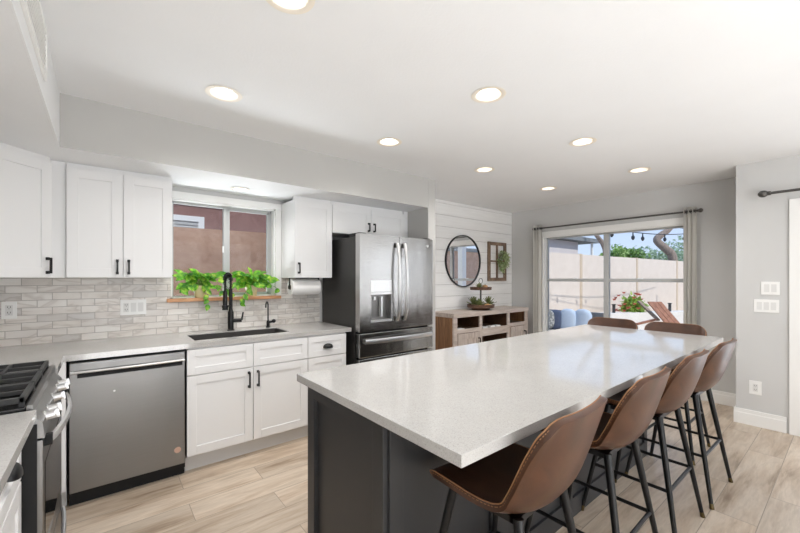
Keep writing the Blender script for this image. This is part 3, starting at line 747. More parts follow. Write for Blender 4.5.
def pathpt(u):
    u *= len(path)-1; i = min(int(u), len(path)-2); return Vector(path[i]).lerp(Vector(path[i+1]), u-i)
for i in range(turns*8+1):
    u = i/(turns*8); p = pathpt(u); q = pathpt(min(u+0.01, 1)); tt = (q-p) if (q-p).length > 1e-6 else Vector((0, 0, -1))
    tt.normalize(); n1 = Vector((dy, -dx, 0)).normalized(); n2 = tt.cross(n1)
    a = 2*PI*i/8; sp.append(p+(n1*math.cos(a)+n2*math.sin(a))*0.0165)
b.tube(sp, 0.0030, 5); obj('spring', b, 'black', t, True)
hx, hy = FXX+dx*0.104, FYY+dy*0.104
b = B(); b.lathe([(0.011, TZ+0.35), (0.017, TZ+0.33), (0.018, TZ+0.22), (0.023, TZ+0.20), (0.024, TZ+0.185)], 18, (hx, hy, 0)); obj('spray_head', b, 'black', t, True)
b = B(); b.tube([(FXX, FYY, TZ+0.215), (hx, hy, TZ+0.215)], 0.007, 8); b.lathe([(0.026, TZ+0.205), (0.026, TZ+0.225)], 18, (hx, hy, 0)); obj('holder_arm', b, 'black', t, True)
b = B(); b.tube([(FXX, FYY, TZ+0.085), (FXX+0.085, FYY-0.02, TZ+0.085)], 0.017, 12); b.tube([(FXX+0.085, FYY-0.02, TZ+0.085), (FXX+0.098, FYY-0.022, TZ+0.155)], [0.009, 0.006], 10)
obj('lever', b, 'black', t, True)
GX, GY = 1.193, 3.43
t = thing('filter_faucet', 'small black gooseneck filter faucet at the right end of the sink', 'faucet', (GX, GY, TZ))
b = B(); b.lathe([(0.022, TZ), (0.022, TZ+0.005), (0.014, TZ+0.012), (0.014, TZ+0.055), (0.006, TZ+0.065)], 16, (GX, GY, 0)); obj('body', b, 'black', t, True)
b = B(); pts = [(GX, GY, TZ+0.05), (GX, GY, TZ+0.19)]+[(GX-0.6*(0.032-0.032*math.cos(PI*i/8)), GY-0.8*(0.032-0.032*math.cos(PI*i/8)), TZ+0.20+0.036*math.sin(PI*i/8)) for i in range(9)]+[(GX-0.6*0.064, GY-0.8*0.064, TZ+0.185)]
b.tube(pts, 0.0065, 8); obj('spout', b, 'black', t, True)
b = B(); b.tube([(GX, GY, TZ+0.045), (GX+0.035, GY-0.01, TZ+0.05)], 0.010, 10); b.ball((GX+0.048, GY-0.013, TZ+0.055), 0.02, (1, 0.8, 0.9)); obj('lever', b, 'black', t, True)
# paper towel
t = thing('paper_towel_holder', 'black under-cabinet paper towel holder next to the refrigerator', 'holder', (1.515, 3.35, 1.372))
b = B(); b.box(1.365, 1.665, 3.335, 3.365, 1.366, 1.3715, 0.001).box(1.363, 1.369, 3.338, 3.362, 1.272, 1.370, 0.001).box(1.661, 1.667, 3.338, 3.362, 1.272, 1.370, 0.001)
obj('bracket', b, 'black', t)
b = B(); b.tube([(1.363, 3.35, 1.283), (1.667, 3.35, 1.283)], 0.007, 10); b.tube([(1.357, 3.35, 1.283), (1.365, 3.35, 1.283)], 0.018, 16); obj('rod', b, 'black', t, True)
b = B(); rr = []
for xx, r_ in ((1.372, 0.022), (1.372, 0.073), (1.377, 0.0745), (1.650, 0.0745), (1.655, 0.073), (1.655, 0.022)):
    rr.append([Vector((xx, 3.35+r_*math.cos(2*PI*k/32), 1.283+r_*math.sin(2*PI*k/32))) for k in range(32)])
b.ring(rr, closed=True)
t2 = thing('paper_towel_roll', 'white paper towel roll on the holder under the wall cabinet', 'paper towel', (1.515, 3.35, 1.23))
obj('roll', b, 'paper', t2, True, 50)
obj('core', B().tube([(1.3705, 3.35, 1.283), (1.376, 3.35, 1.283)], 0.024, 20), 'card', t2, True)

# ================================================================== plants on the sill
def pothos(cx, cy, zb, label, seed, trail):
    rnd = random.Random(seed)
    t = thing('pothos_plant', label, 'potted plant', (cx, cy, zb), 'pothos plants on the kitchen window sill')
    b = B(); b.lathe([(0.040, zb), (0.043, zb+0.004), (0.056, zb+0.10), (0.059, zb+0.105), (0.053, zb+0.105), (0.050, zb+0.088)], 28, (cx, cy, 0)); obj('pot', b, 'pot', t, True, 50)
    b = B(); b.lathe([(0.046, zb+0.080), (0.048, zb+0.090)], 20, (cx, cy, 0)); obj('soil', b, 'soil', t)
    st = B(); lf = B()
    for i in range(58):
        a = rnd.uniform(0, 2*PI); el = rnd.uniform(0.1, 1.35); r_ = rnd.uniform(0.06, 0.165)
        d = Vector((math.cos(a)*math.cos(el)*1.15, math.sin(a)*math.cos(el)*0.35-0.12, math.sin(el)*1.35))
        p = Vector((cx, cy, zb+0.085))+d*r_
        if p.y > BW+0.045: p.y = BW+0.045-rnd.uniform(0, 0.03)
        if p.z > 1.31 or abs(p.x-cx) > 0.2: p.z = min(p.z, 1.40)
        p0 = Vector((cx+rnd.uniform(-.02, .02), cy+rnd.uniform(-.02, .02), zb+0.085))
        mid = p0.lerp(p, 0.55)+Vector((0, 0, 0.02))
        st.tube([p0, mid, p], 0.0016, 5)
        ld = Vector((d.x+rnd.uniform(-.4, .4), d.y*0.4-0.25+rnd.uniform(-.3, .2), rnd.uniform(-.8, .35)))
        L_ = rnd.uniform(0.062, 0.095)
        lf.leaf(p, ld, (rnd.uniform(-.5, .5), -0.9, 0.7), L_, L_*0.66, 0.2)
    for (ox, ln) in trail:
        p = Vector((cx+ox*0.5, cy-0.045, zb+0.10)); q = [p.copy()]
        n = max(2, int(ln/0.035))
        for k in range(n):
            p = p+Vector((ox*0.9/n+rnd.uniform(-.012, .012), -0.035 if k < 2 else rnd.uniform(-.004, .004), 0.005 if k == 0 else -ln/n)); q.append(p.copy())
            L_ = rnd.uniform(0.05, 0.07)
            lf.leaf(p, (rnd.uniform(-1, 1), -0.3, -0.6), (rnd.uniform(-.3, .3), -1, 0.3), L_, L_*0.72, 0.15)
        st.tube(q, 0.0018, 5)
    obj('foliage', lf, 'pothos', t, 'leaf'); obj('stem', st, 'stem', t)
pothos(0.655, BW+0.008, 1.2, 'potted pothos with trailing leaves, on the sill left of the tall faucet', 3, [(-0.10, 0.05), (0.05, 0.20), (0.18, 0.11), (0.10, 0.10)])
pothos(1.085, BW+0.008, 1.2, 'potted pothos with bushy leaves, on the sill right of the tall faucet', 11, [(-0.15, 0.10), (-0.10, 0.20), (0.15, 0.08)])

# ================================================================== outlets and switches
def plate(label, m_, w_, h_, kinds, group=None, cat='outlet', name='wall_outlet'):
    t = thing(name, label, cat, m_.translation, group)
    obj('plate', B().box(-w_/2, w_/2, -0.006, 0, -h_/2, h_/2, 0.002, m_), 'plate', t)
    n = len(kinds)
    for i, k in enumerate(kinds):
        cx_ = (i-(n-1)/2)*0.046
        b = B(); b.box(cx_-0.0175, cx_+0.0175, -0.0075, -0.006, -0.035, 0.035, 0.0006, m_)
        if k == 'o':
            r_ = obj('receptacle', b, 'plate_line', t); s_ = B()
            for zc in (-0.018, 0.018):
                s_.box(cx_-0.008, cx_-0.005, -0.008, -0.0074, zc-0.002, zc+0.008, 0, m_); s_.box(cx_+0.005, cx_+0.008, -0.008, -0.0074, zc-0.002, zc+0.008, 0, m_)
                s_.box(cx_-0.002, cx_+0.002, -0.008, -0.0074, zc-0.010, zc-0.006, 0, m_)
            obj('slot', s_, 'slot', r_)
        else: obj('rocker', b, 'plate_line', t)
plate('white wall outlet on the tile, beside the range', T(-0.487, BW-0.008, 1.155), 0.072, 0.115, 'o')
plate('white outlet and switch plate on the tile under the two-door wall cabinet', T(0.185, BW-0.008, 1.142), 0.165, 0.118, 'oss', cat='switch', name='switch_plate')
RM = lambda y, z: T(XR, y, z, -90)
plate('white double switch plate on the grey wall, the upper of two', RM(0.487, 1.278), 0.12, 0.118, 'ss', cat='switch', name='switch_plate')
plate('white triple switch plate on the grey wall, the lower of two', RM(0.513, 1.115), 0.165, 0.118, 'sss', cat='switch', name='switch_plate')
plate('white wall outlet low on the grey wall above the baseboard', RM(0.585, 0.355), 0.085, 0.125, 'o')
# air register on the soffit face
t = thing('air_register', 'white air register high on the left soffit', 'vent', (FX+0.005, 1.85, 2.3))
b = B(); q = FX+0.005
b.box(q, q+0.012, 1.45, 1.475, 2.20, 2.41, 0.002).box(q, q+0.012, 2.125, 2.15, 2.20, 2.41, 0.002).box(q, q+0.012, 1.475, 2.125, 2.20, 2.225, 0.002).box(q, q+0.012, 1.475, 2.125, 2.385, 2.41, 0.002)
obj('frame', b, 'trim', t)
b = B()
for i in range(7): b.box(-0.001, 0.012, 1.475, 2.125, -0.001, 0.002, 0, Matrix.Translation((q, 0, 2.235+i*0.022)) @ Matrix.Rotation(R(35), 4, 'Y'))
obj('grille', b, 'trim', t); obj('duct_opening', B().box(q, q+0.001, 1.475, 2.125, 2.225, 2.385), 'toe', t)

# ================================================================== recessed lights
def can(x, y, zc, r, power, label, group):
    t = thing('recessed_light', label, 'ceiling light', (x, y, zc), group)
    b = B(); b.lathe([(r, zc), (r+0.022, zc-0.002), (r+0.026, zc-0.005), (r+0.004, zc-0.006), (r-0.004, zc-0.002), (r-0.014, zc+0.045)], 40, (x, y, 0), caps=False); obj('trim_ring', b, 'can', t, True, 60)
    b = B(); b.lathe([(r-0.010, zc+0.038), (r-0.010, zc+0.042)], 32, (x, y, 0)); obj('diffuser', b, 'glow', t)
    d = bpy.data.lights.new('can_lamp', 'SPOT'); d.energy = power; d.color = (1, 0.975, 0.95); d.spot_size = R(150); d.spot_blend = 0.8; d.shadow_soft_size = r*0.8
    o = bpy.data.objects.new('can_lamp', d); C.objects.link(o); o.parent = t; o.location = (0, 0, 0.02)
labs = {0: 'recessed ceiling light nearest the left soffit, in the row over the island stools',
        1: 'recessed ceiling light second from the left soffit, in the row over the island stools',
        2: 'recessed ceiling light third from the left soffit, in the row over the island stools',
        3: 'recessed ceiling light farthest from the left soffit, in the row over the island stools',
        4: 'recessed ceiling light above the floor before the dishwasher, nearest the kitchen soffit corner',
        5: 'recessed ceiling light in front of the soffit over the sink-side aisle, left of the refrigerator',
        6: 'recessed ceiling light just past the refrigerator, before the shiplap wall',
        7: 'recessed ceiling light farthest back, near the mirror and the dining window'}
for i, (x, y) in enumerate(CANS): can(x, y, CE, 0.072, CAN_W*2.2, labs[i], 'recessed ceiling lights')
can(0.905, 3.288, SZ, 0.052, 9.0, 'small recessed light in the soffit above the kitchen window', None)

# ================================================================== island
t = thing('kitchen_island', 'charcoal shaker-panelled kitchen island under the long white worktop', 'kitchen island', (2.0, 1.33, 0))
IX0, IX1, IY0, IY1 = 0.775, 3.28, 1.03, 1.632
obj('body', B().box(IX0, IX1, IY0, IY1, 0, 0.879), 'island', t)
b = B(); m_ = T(IX0, IY1, 0, -90); w_ = IY1-IY0
def panel(b, m_, w_, h_, st, rec=0.018, t_=0.02, base=0.11):
    b.box(0, st, -t_, 0, 0, h_, 0.001, m_); b.box(w_-st, w_, -t_, 0, 0, h_, 0.001, m_)
    b.box(st, w_-st, -t_, 0, h_-st, h_, 0.001, m_); b.box(st, w_-st, -t_, 0, 0, base, 0.001, m_)
panel(b, m_, w_, 0.878, 0.065); obj('end_panel', b, 'island', t)
n = 4; ww = (IX1-IX0)/n
for i in range(n):
    b = B(); panel(b, T(IX0+i*ww, IY0, 0), ww, 0.878, 0.06, t_=0.014); obj('back_panel', b, 'island', t)
b = B(); panel(b, T(IX1, IY0, 0, 90), w_, 0.878, 0.06, t_=0.016); obj('end_panel', b, 'island', t)
for i in range(n):
    m_ = T(IX1-i*ww, IY1, D0, 180); b = B(); shaker(b, m_, ww, 0.74); d = obj('door', b, 'island', t); b = B(); pull(b, m_, 0.04, 0.62); obj('handle', b, 'black', d)

# ================================================================== stools
def catmull(P, n):
    out = []
    P = [P[0]]+list(P)+[P[-1]]
    segs = len(P)-3
    for i in range(n+1):
        u = i/n*segs; k = min(int(u), segs-1); f_ = u-k
        p0, p1, p2, p3 = [Vector(q) for q in P[k:k+4]]
        out.append(0.5*((2*p1)+(p2-p0)*f_+(2*p0-5*p1+4*p2-p3)*f_*f_+(3*p1-p0-3*p2+p3)*f_**3))
    return out
PR = [(.205, .652, .350, .00), (.185, .668, .385, .010), (.10, .662, .41, .022), (.0, .652, .425, .030), (-.09, .650, .43, .040), (-.155, .670, .435, .055), (-.195, .723, .437, .060), (-.225, .806, .438, .054), (-.248, .885, .436, .044), (-.264, .947, .428, .036), (-.272, .978, .398, .030)]
def stool():
    t = thing('bar_stool', 'stool', 'bar stool', (0, 0, 0), 'brown leather bar stools around the island')
    N, K = 30, 20
    cl = catmull([(p[0], p[1], p[2]) for p in PR], N); kk = catmull([(p[3], 0, 0) for p in PR], N)
    grid = []
    for i in range(N+1):
        y_, z_, w_ = cl[i]; k_ = kk[i].x
        a = cl[max(i-1, 0)]; c_ = cl[min(i+1, N)]
        tg = Vector((0, c_.x-a.x, c_.y-a.y)).normalized(); nrm = Vector((0, tg.z, -tg.y))   # towards the sitter
        row = []
        for j in range(K+1):
            u = -1+2*j/K; e = abs(u)**2.6
            p = Vector((u*w_/2, y_, z_))+nrm*(k_*e)
            q_ = max(0, (i/N-0.72)/0.28); p.z -= 0.030*abs(u)**7*q_*q_*(3-2*q_)
            row.append(p)
        grid.append(row)
    b = B(); G = [[b.bm.verts.new(p) for p in r] for r in grid]
    for i in range(N):
        for j in range(K): b.bm.faces.new((G[i][j], G[i][j+1], G[i+1][j+1], G[i+1][j]))
    sh = obj('seat_shell', b, 'leather', t, 'leaf')
    sh.data.polygons.foreach_set('use_smooth', [True]*len(sh.data.polygons))
    # orient so thickness grows to the outside
    f0 = sh.data.polygons[len(sh.data.polygons)//3]
    md = sh.modifiers.new('thick', 'SOLIDIFY'); md.thickness = 0.022; md.offset = -1 if f0.normal.z > 0 else 1
    bv = sh.modifiers.new('soft', 'BEVEL'); bv.width = 0.008; bv.segments = 3; bv.limit_method = 'ANGLE'; bv.angle_limit = R(50)
    edge = [grid[0][j] for j in range(K+1)]+[grid[i][K] for i in range(1, N+1)]+[grid[N][j] for j in range(K-1, -1, -1)]+[grid[i][0] for i in range(N-1, 0, -1)]
    b = B(); c_ = Vector((0, -0.05, 0.80))
    b.tube([p+Vector((p.x*0.004, 0, 0)) for p in edge], 0.0022, 6, True); obj('piping', b, 'stitch', t, True)
    # dashes of stitching beside the piping, on the outside face
    st = B(); m = len(edge)
    for i in range(m):
        p, q = edge[i], edge[(i+1) % m]
        L_ = (q-p).length; k2 = max(1, int(L_/0.011))
        for s_ in range(k2):
            a = p.lerp(q, (s_+0.2)/k2); e_ = p.lerp(q, (s_+0.75)/k2)
            out = Vector((1 if a.x > 0 else -1, 0, 0)) if abs(a.x) > 0.19 else Vector((0, 0, 0))
            dn = Vector((0, -0.6, -0.8)).normalized()
            o_ = out*0.0035+dn*0.008
            st.tube([a+o_, e_+o_], 0.0016, 4)
    obj('stitching', st, 'stitch', t)
    for sx_ in (-1, 1):
        for sy_ in (-1, 1):
            top = Vector((sx_*0.145, sy_*0.125-0.005, 0.635)); bot = Vector((sx_*0.232, sy_*0.228, 0.030))
            l = obj('leg', B().tube([top, bot], [0.0165, 0.0105], 12), 'black', t, True)
            dd = (bot-top).normalized()
            obj('foot_tip', B().tube([bot, bot+dd*0.031], [0.0105, 0.0125], 12), 'brass', l, True)
    f_ = lambda z_: (0.145+(0.635-z_)/0.605*0.087, 0.125+(0.635-z_)/0.605*0.103)
    fx, fy = f_(0.28)
    b = B(); b.tube([(-fx, fy, .28), (fx, fy, .28), (fx, -fy, .28), (-fx, -fy, .28)], 0.0085, 8, True); 
    obj('footrest', B().tube([(-fx, fy, .28), (fx, fy, .28)], 0.009, 8).tube([(fx, fy, .28), (fx, -fy, .28)], 0.009, 8).tube([(fx, -fy, .28), (-fx, -fy, .28)], 0.009, 8).tube([(-fx, -fy, .28), (-fx, fy, .28)], 0.009, 8), 'black', t, True)
    obj('under_frame', B().box(-0.15, 0.15, -0.13, -0.10, 0.612, 0.634, 0.002).box(-0.15, 0.15, 0.10, 0.13, 0.612, 0.634, 0.002).box(-0.15, -0.12, -0.13, 0.13, 0.612, 0.634, 0.002).box(0.12, 0.15, -0.13, 0.13, 0.612, 0.634, 0.002), 'black', t)
    return t
def copy_tree(o, parent=None):
    c = o.copy(); C.objects.link(c); c.parent = parent
    for ch in list(o.children): copy_tree(ch, c)
    return c
spots = [((1.125, 0.785), 3, 'brown leather bar stool at the island corner nearest the camera'),
         ((1.785, 0.785), 1, 'brown leather bar stool second along the long side of the island'),
         ((2.44, 0.785), 0, 'brown leather bar stool third along the long side of the island'),
         ((3.05, 0.765), -1, 'brown leather bar stool last along the long side, near the far island corner'),
         ((3.60, 0.985), 90, 'brown leather bar stool at the far end of the island, nearer the light switches'),
         ((3.585, 1.48), 90, 'brown leather bar stool at the far end of the island, nearer the mirror wall')]
proto = stool()
roots = [proto]+[copy_tree(proto) for _ in spots[1:]]
for o, ((x, y), a, lab) in zip(roots, spots):
    o.location = (x, y, 0); o.rotation_euler = (0, 0, R(a)); o['label'] = lab

# ================================================================== sideboard
t = thing('sideboard', 'whitewashed wooden sideboard with open shelves against the shiplap wall', 'sideboard', (4.16, 3.32, 0))
X0, X1, Y0, Y1 = 3.345, 4.97, 3.10, 3.53; H = 0.93
obj('top', B().box(X0-0.005, X1+0.005, Y0-0.01, Y1, H-0.055, H, 0.004), 'wood_x', t)
obj('side_panel', B().box(X0, X0+0.03, Y0+0.02, Y1, 0.0, H-0.055, 0.002), 'wood_brown', t)
obj('side_panel', B().box(X1-0.03, X1, Y0+0.02, Y1, 0.0, H-0.055, 0.002), 'wood_brown', t)
b = B()
dv = [X0, 3.86, 4.48, X1-0.065]
b.box(X0, X0+0.07, Y0, Y0+0.02, 0, H-0.055, 0.002); b.box(X1-0.07, X1, Y0, Y0+0.02, 0, H-0.055, 0.002); b.box(3.845, 3.90, Y0, Y0+0.02, 0.06, H-0.055, 0.002); b.box(4.46, 4.515, Y0, Y0+0.02, 0.06, H-0.055, 0.002)
b.box(X0+0.07, X1-0.07, Y0, Y0+0.02, 0.06, 0.12, 0.002)
b.box(X0+0.07, 3.845, Y0, Y0+0.02, 0.675, 0.725, 0.002); b.box(4.515, X1-0.07, Y0, Y0+0.02, 0.675, 0.725, 0.002); b.box(3.90, 4.46, Y0, Y0+0.02, 0.60, 0.70, 0.002)
obj('face_frame', b, 'wood_x', t)
obj('divider', B().box(3.86, 3.885, Y0+0.02, Y1, 0.06, H-0.055), 'wood_dark', t); obj('divider', B().box(4.475, 4.50, Y0+0.02, Y1, 0.06, H-0.055), 'wood_dark', t)
obj('shelf', B().box(X0+0.03, 3.86, Y0+0.02, Y1, 0.695, 0.715), 'wood_dark', t); obj('shelf', B().box(3.885, 4.475, Y0+0.02, Y1, 0.67, 0.69), 'wood_dark', t); obj('shelf', B().box(4.50, X1-0.03, Y0+0.02, Y1, 0.695, 0.715), 'wood_dark', t)
obj('bottom', B().box(X0+0.03, X1-0.03, Y0+0.02, Y1, 0.06, 0.09), 'wood_dark', t); obj('back_panel', B().box(X0+0.03, X1-0.03, Y1-0.012, Y1, 0.09, H-0.055), 'wood_dark', t)
for a0, a1 in ((X0+0.075, 3.842), (4.518, X1-0.075)):
    b = B(); shaker(b, T(a0, Y0+0.012, 0.125), a1-a0, 0.545, 0.022, 0.07); d = obj('door', b, 'wood_z', t)
    b = B(); pull(b, T(a0, Y0+0.012, 0.125), a1-a0-0.03 if a0 < 4 else a1-a0-0.03, 0.42, 0.09, -0.022); obj('handle', b, 'black', d)
# small white remotes / boxes lying in the middle and left opening
for (x, z_, w_) in ((3.46, 0.715, 0.12), (3.95, 0.70, 0.10), (4.11, 0.70, 0.10), (4.24, 0.70, 0.09)):
    o = obj('white_box', B().box(x, x+w_, Y0+0.025, Y0+0.10, z_-0.0005+ (0 if z_ > .71 else -0.0095), z_+0.014, 0.003), 'plate')
    tag(o, {3.46: 'small flat white box in the left opening of the sideboard', 3.95: 'small flat white box at the left of the middle sideboard opening', 4.11: 'small flat white box in the centre of the middle sideboard opening', 4.24: 'small flat white box at the right of the middle sideboard opening'}[x], 'box', 'small white boxes in the sideboard')

# tiered tray
TX, TY = 4.09, 3.28; zt = H
t = thing('tiered_tray', 'two-tier round walnut tray standing on the sideboard', 'tray', (TX, TY, zt))
b = B(); b.lathe([(0.12, zt), (0.13, zt+0.015), (0.10, zt+0.03), (0.185, zt+0.032), (0.19, zt+0.075), (0.178, zt+0.075), (0.172, zt+0.045)], 36, (TX, TY, 0)); obj('lower_tray', b, 'wood_tray', t, True)
b = B(); b.lathe([(0.022, zt+0.27), (0.145, zt+0.275), (0.15, zt+0.315), (0.14, zt+0.315), (0.135, zt+0.285)], 36, (TX, TY, 0)); obj('upper_tray', b, 'wood_tray', t, True)
obj('post', B().tube([(TX, TY, zt+0.04), (TX, TY, zt+0.36)], 0.012, 12), 'bronze', t, True)
b = B(); b.tube([(TX+0.04*math.cos(2*PI*k/16), TY, zt+0.40+0.035*math.sin(2*PI*k/16)) for k in range(16)], 0.004, 6, True); obj('ring_handle', b, 'bronze', t, True)
def succulent(x, y, z_, r_, label, tall=False):
    rnd = random.Random(int(x*1000)); b = B()
    for ring_ in range(4):
        for k in range(7):
            a = 2*PI*k/7+ring_*0.4; el = 0.15+ring_*0.38
            d = (math.cos(a)*math.cos(el), math.sin(a)*math.cos(el), math.sin(el)*(1.6 if tall else 1)); b.leaf((x, y, z_+r_*0.25), d, (0, 0, 1), r_*(1.1 if not tall else 1.4), r_*0.5, -0.1)
    t_ = thing('succulent', label, 'plant', (x, y, z_), 'greenery in the tiered tray')
    obj('rosette', b, 'succulent', t_, 'leaf'); q = B(); q.lathe([(r_*0.3, z_), (r_*0.45, z_+r_*0.35)], 14, (x, y, 0)); obj('pot', q, 'pot', t_, True)
succulent(TX-0.10, TY-0.05, zt+0.045, 0.085, 'olive green succulent at the left of the lower tray tier')
succulent(TX-0.085, TY+0.05, zt+0.045, 0.085, 'dusky succulent behind the others on the lower tray tier', True)
succulent(TX-0.07, TY-0.03, zt+0.285, 0.065, 'dark green succulent on the upper tray tier')
succulent(TX+0.125, TY-0.04, zt+0.045, 0.085, 'tall green succulent at the right of the lower tray tier', True)
for (x, y, z_, r_, lab) in ((TX+0.01, TY-0.11, zt+0.068, 0.028, 'pale gourd at the front of the lower tray tier'), (TX+0.07, TY-0.02, zt+0.318, 0.036, 'tan gourd on the upper tray tier, right of the post'), (TX-0.05, TY-0.13, zt+0.066, 0.026, 'small cream gourd at the front left of the lower tray tier'), (TX+0.02, TY-0.06, zt+0.312, 0.03, 'small round gourd at the front of the upper tray tier')):
    o = thing('gourd', lab, 'gourd', (x, y, z_-r_*0.8), 'gourds in the tiered tray')
    rr = []
    for i in range(9):
        a_ = PI*i/8
        rr.append([Vector((x+r_*max(math.sin(a_), .03)*(1+0.08*math.cos(6*2*PI*k/24))*math.cos(2*PI*k/24), y+r_*max(math.sin(a_), .03)*(1+0.08*math.cos(6*2*PI*k/24))*math.sin(2*PI*k/24), z_-r_*0.8*math.cos(a_))) for k in range(24)])
    obj('flesh', B().ring(rr), 'gourd', o, True); obj('stem', B().tube([(x, y, z_+r_*0.7), (x+0.004, y, z_+r_*1.15)], 0.003, 6), 'stem', o)
b = B(); 
for k in range(22):
    a = PI+PI*k/21; b.ball((TX+0.155*math.cos(a), TY+0.155*math.sin(a), zt+0.062), 0.0105, seg=8)
tag(obj('bead_garland', b, 'bead', None, True), 'cream wooden bead garland curled in the lower tray tier', 'garland')

# mirror
MX, MZ, MR = 4.03, 1.615, 0.372
t = thing('round_mirror', 'round wall mirror with thin black metal frame on the shiplap', 'mirror', (MX, BW, MZ))
mm = T(MX, BW, MZ) @ Matrix.Rotation(R(90), 4, 'X')
obj('glass', B().lathe([(MR-0.006, 0.008), (MR-0.006, 0.014)], 72, mat=mm), 'mirror', t)
b = B(); b.lathe([(MR, 0.0), (MR, 0.028), (MR-0.012, 0.028), (MR-0.012, 0.0)], 72, mat=mm, caps=False); obj('frame', b, 'black', t, True)

# rustic frame + wreath
t = thing('rustic_frame', 'rustic brown wooden window frame hung on the shiplap wall', 'wall decor', (4.82, BW, 1.32))
x0, x1, z0, z1 = 4.585, 5.045, 1.325, 1.93
for bx in ((x0, x0+0.055, z0, z1), (x1-0.055, x1, z0, z1)): obj('stile', B().box(bx[0], bx[1], BW-0.028, BW-0.002, bx[2], bx[3], 0.003), 'wood_rustic', t)
for bx in ((x0+0.055, x1-0.055, z1-0.05, z1), (x0+0.055, x1-0.055, z0, z0+0.05)): obj('rail', B().box(bx[0], bx[1], BW-0.026, BW-0.002, bx[2], bx[3], 0.003), 'wood_rustic', t)
obj('mullion', B().box(4.80, 4.83, BW-0.024, BW-0.002, z0+0.05, z1-0.05, 0.002), 'wood_rustic', t)
obj('crossbar', B().box(x0+0.055, x1-0.055, BW-0.020, BW-0.003, 1.62, 1.645, 0.002), 'wood_rustic', t)
t = thing('wreath', 'small green leafy wreath hung on the rustic frame', 'wreath', (4.915, BW-0.03, 1.63))
rnd = random.Random(5); b = B()
for i in range(230):
    a = rnd.uniform(0, 2*PI); r_ = rnd.uniform(0.02, 0.13); p = Vector((4.92+r_*math.cos(a), BW-0.03-rnd.uniform(0.0, 0.05), 1.635+r_*1.25*math.sin(a)))
    b.leaf(p, (math.cos(a+rnd.uniform(-.9, .9)), rnd.uniform(-.7, -.05), math.sin(a)-0.25), (rnd.uniform(-.4, .4), -1, 0.4), rnd.uniform(0.035, 0.06), 0.022, 0.1)
obj('leaves', b, 'wreath', t, 'leaf')
b = B(); b.tube([(4.92+0.085*math.cos(2*PI*k/24), BW-0.034, 1.635+0.105*math.sin(2*PI*k/24)) for k in range(24)], 0.006, 6, True); obj('hoop', b, 'wood_rustic', t, True)

# ================================================================== curtains and rods
def curtain(label, yc0, yc1, xr, z0, z1, folds, seed):
    t = thing('curtain', label, 'curtain', (xr, (yc0+yc1)/2, z0), 'grey curtains at the dining window'); rnd = random.Random(seed)
    b = B(); nx = folds*12; nz = 10; G = []
    for j in range(nz+1):
        zz = z0+(z1-z0)*j/nz; row = []
        for i in range(nx+1):
            u = i/nx; amp = 0.030+0.006*math.sin(3*u+j*0.35)
            row.append(b.bm.verts.new((xr+amp*math.sin(2*PI*folds*u), yc0+(yc1-yc0)*u+0.006*math.sin(4*PI*folds*u), zz)))
        G.append(row)
    for j in range(nz):
        for i in range(nx): b.bm.faces.new((G[j][i], G[j][i+1], G[j+1][i+1], G[j+1][i]))
    o = obj('cloth', b, 'curtain', t, True, 80); md = o.modifiers.new('thick', 'SOLIDIFY'); md.thickness = 0.003
    b = B()
    for k in range(folds*2):
        yy = yc0+(yc1-yc0)*(k+0.5-0.25*0)/(folds*2)
        b.tube([(xr+0.020*math.cos(2*PI*i/16)+0.0, yy+0.006*(1 if k % 2 else -1)*math.cos(2*PI*i/16), z1-0.05+0.020*math.sin(2*PI*i/16)) for i in range(16)], 0.003, 6, True)
    obj('grommet', b, 'bronze', t, True)
RXX = XW-0.085
curtain('light grey curtain panel on the mirror side of the dining window', 2.975, 3.11, RXX, 0.04, 2.17, 3, 1)
curtain('light grey curtain panel on the dining window side next to the protruding wall', 1.115, 1.235, RXX, 0.04, 2.17, 3, 2)
t = thing('curtain_rod', 'dark pewter curtain rod across the top of the dining window', 'curtain rod', (RXX, 2.1, 2.12))
obj('pole', B().tube([(RXX, 1.09, 2.12), (RXX, 3.10, 2.12)], 0.0105, 12), 'bronze', t, True)
for s_, yy in ((-1, 1.08), (1, 3.105)): obj('finial', B().ball((RXX, yy, 2.12), 0.024).tube([(RXX, yy, 2.12), (RXX, yy-s_*0.03, 2.12)], 0.014, 12), 'bronze', t, True)
for yy in (1.15, 3.05): obj('bracket', B().tube([(RXX, yy, 2.12), (XW, yy, 2.12)], 0.006, 8).box(XW-0.006, XW-0.0005, yy-0.012, yy+0.012, 2.08, 2.16, 0.001), 'bronze', t, True)
R2 = XR-0.085
t = thing('curtain_rod', 'dark pewter curtain rod on the grey wall over the patio door trim', 'curtain rod', (R2, -0.8, 2.125))
obj('pole', B().tube([(R2, 0.52, 2.125), (R2, -2.2, 2.125)], 0.0115, 12), 'bronze', t, True)
for s_, yy in ((1, 0.525), (-1, -2.22)): obj('finial', B().ball((R2, yy, 2.125), 0.031, (1, 1.15, 1)).tube([(R2, yy, 2.125), (R2, yy-s_*0.05, 2.125)], 0.018, 12), 'bronze', t, True)
for yy in (0.22, -2.1): obj('bracket', B().tube([(R2, yy, 2.125), (XR, yy, 2.125)], 0.006, 8).box(XR-0.006, XR-0.0005, yy-0.012, yy+0.012, 2.085, 2.165, 0.001), 'bronze', t, True)

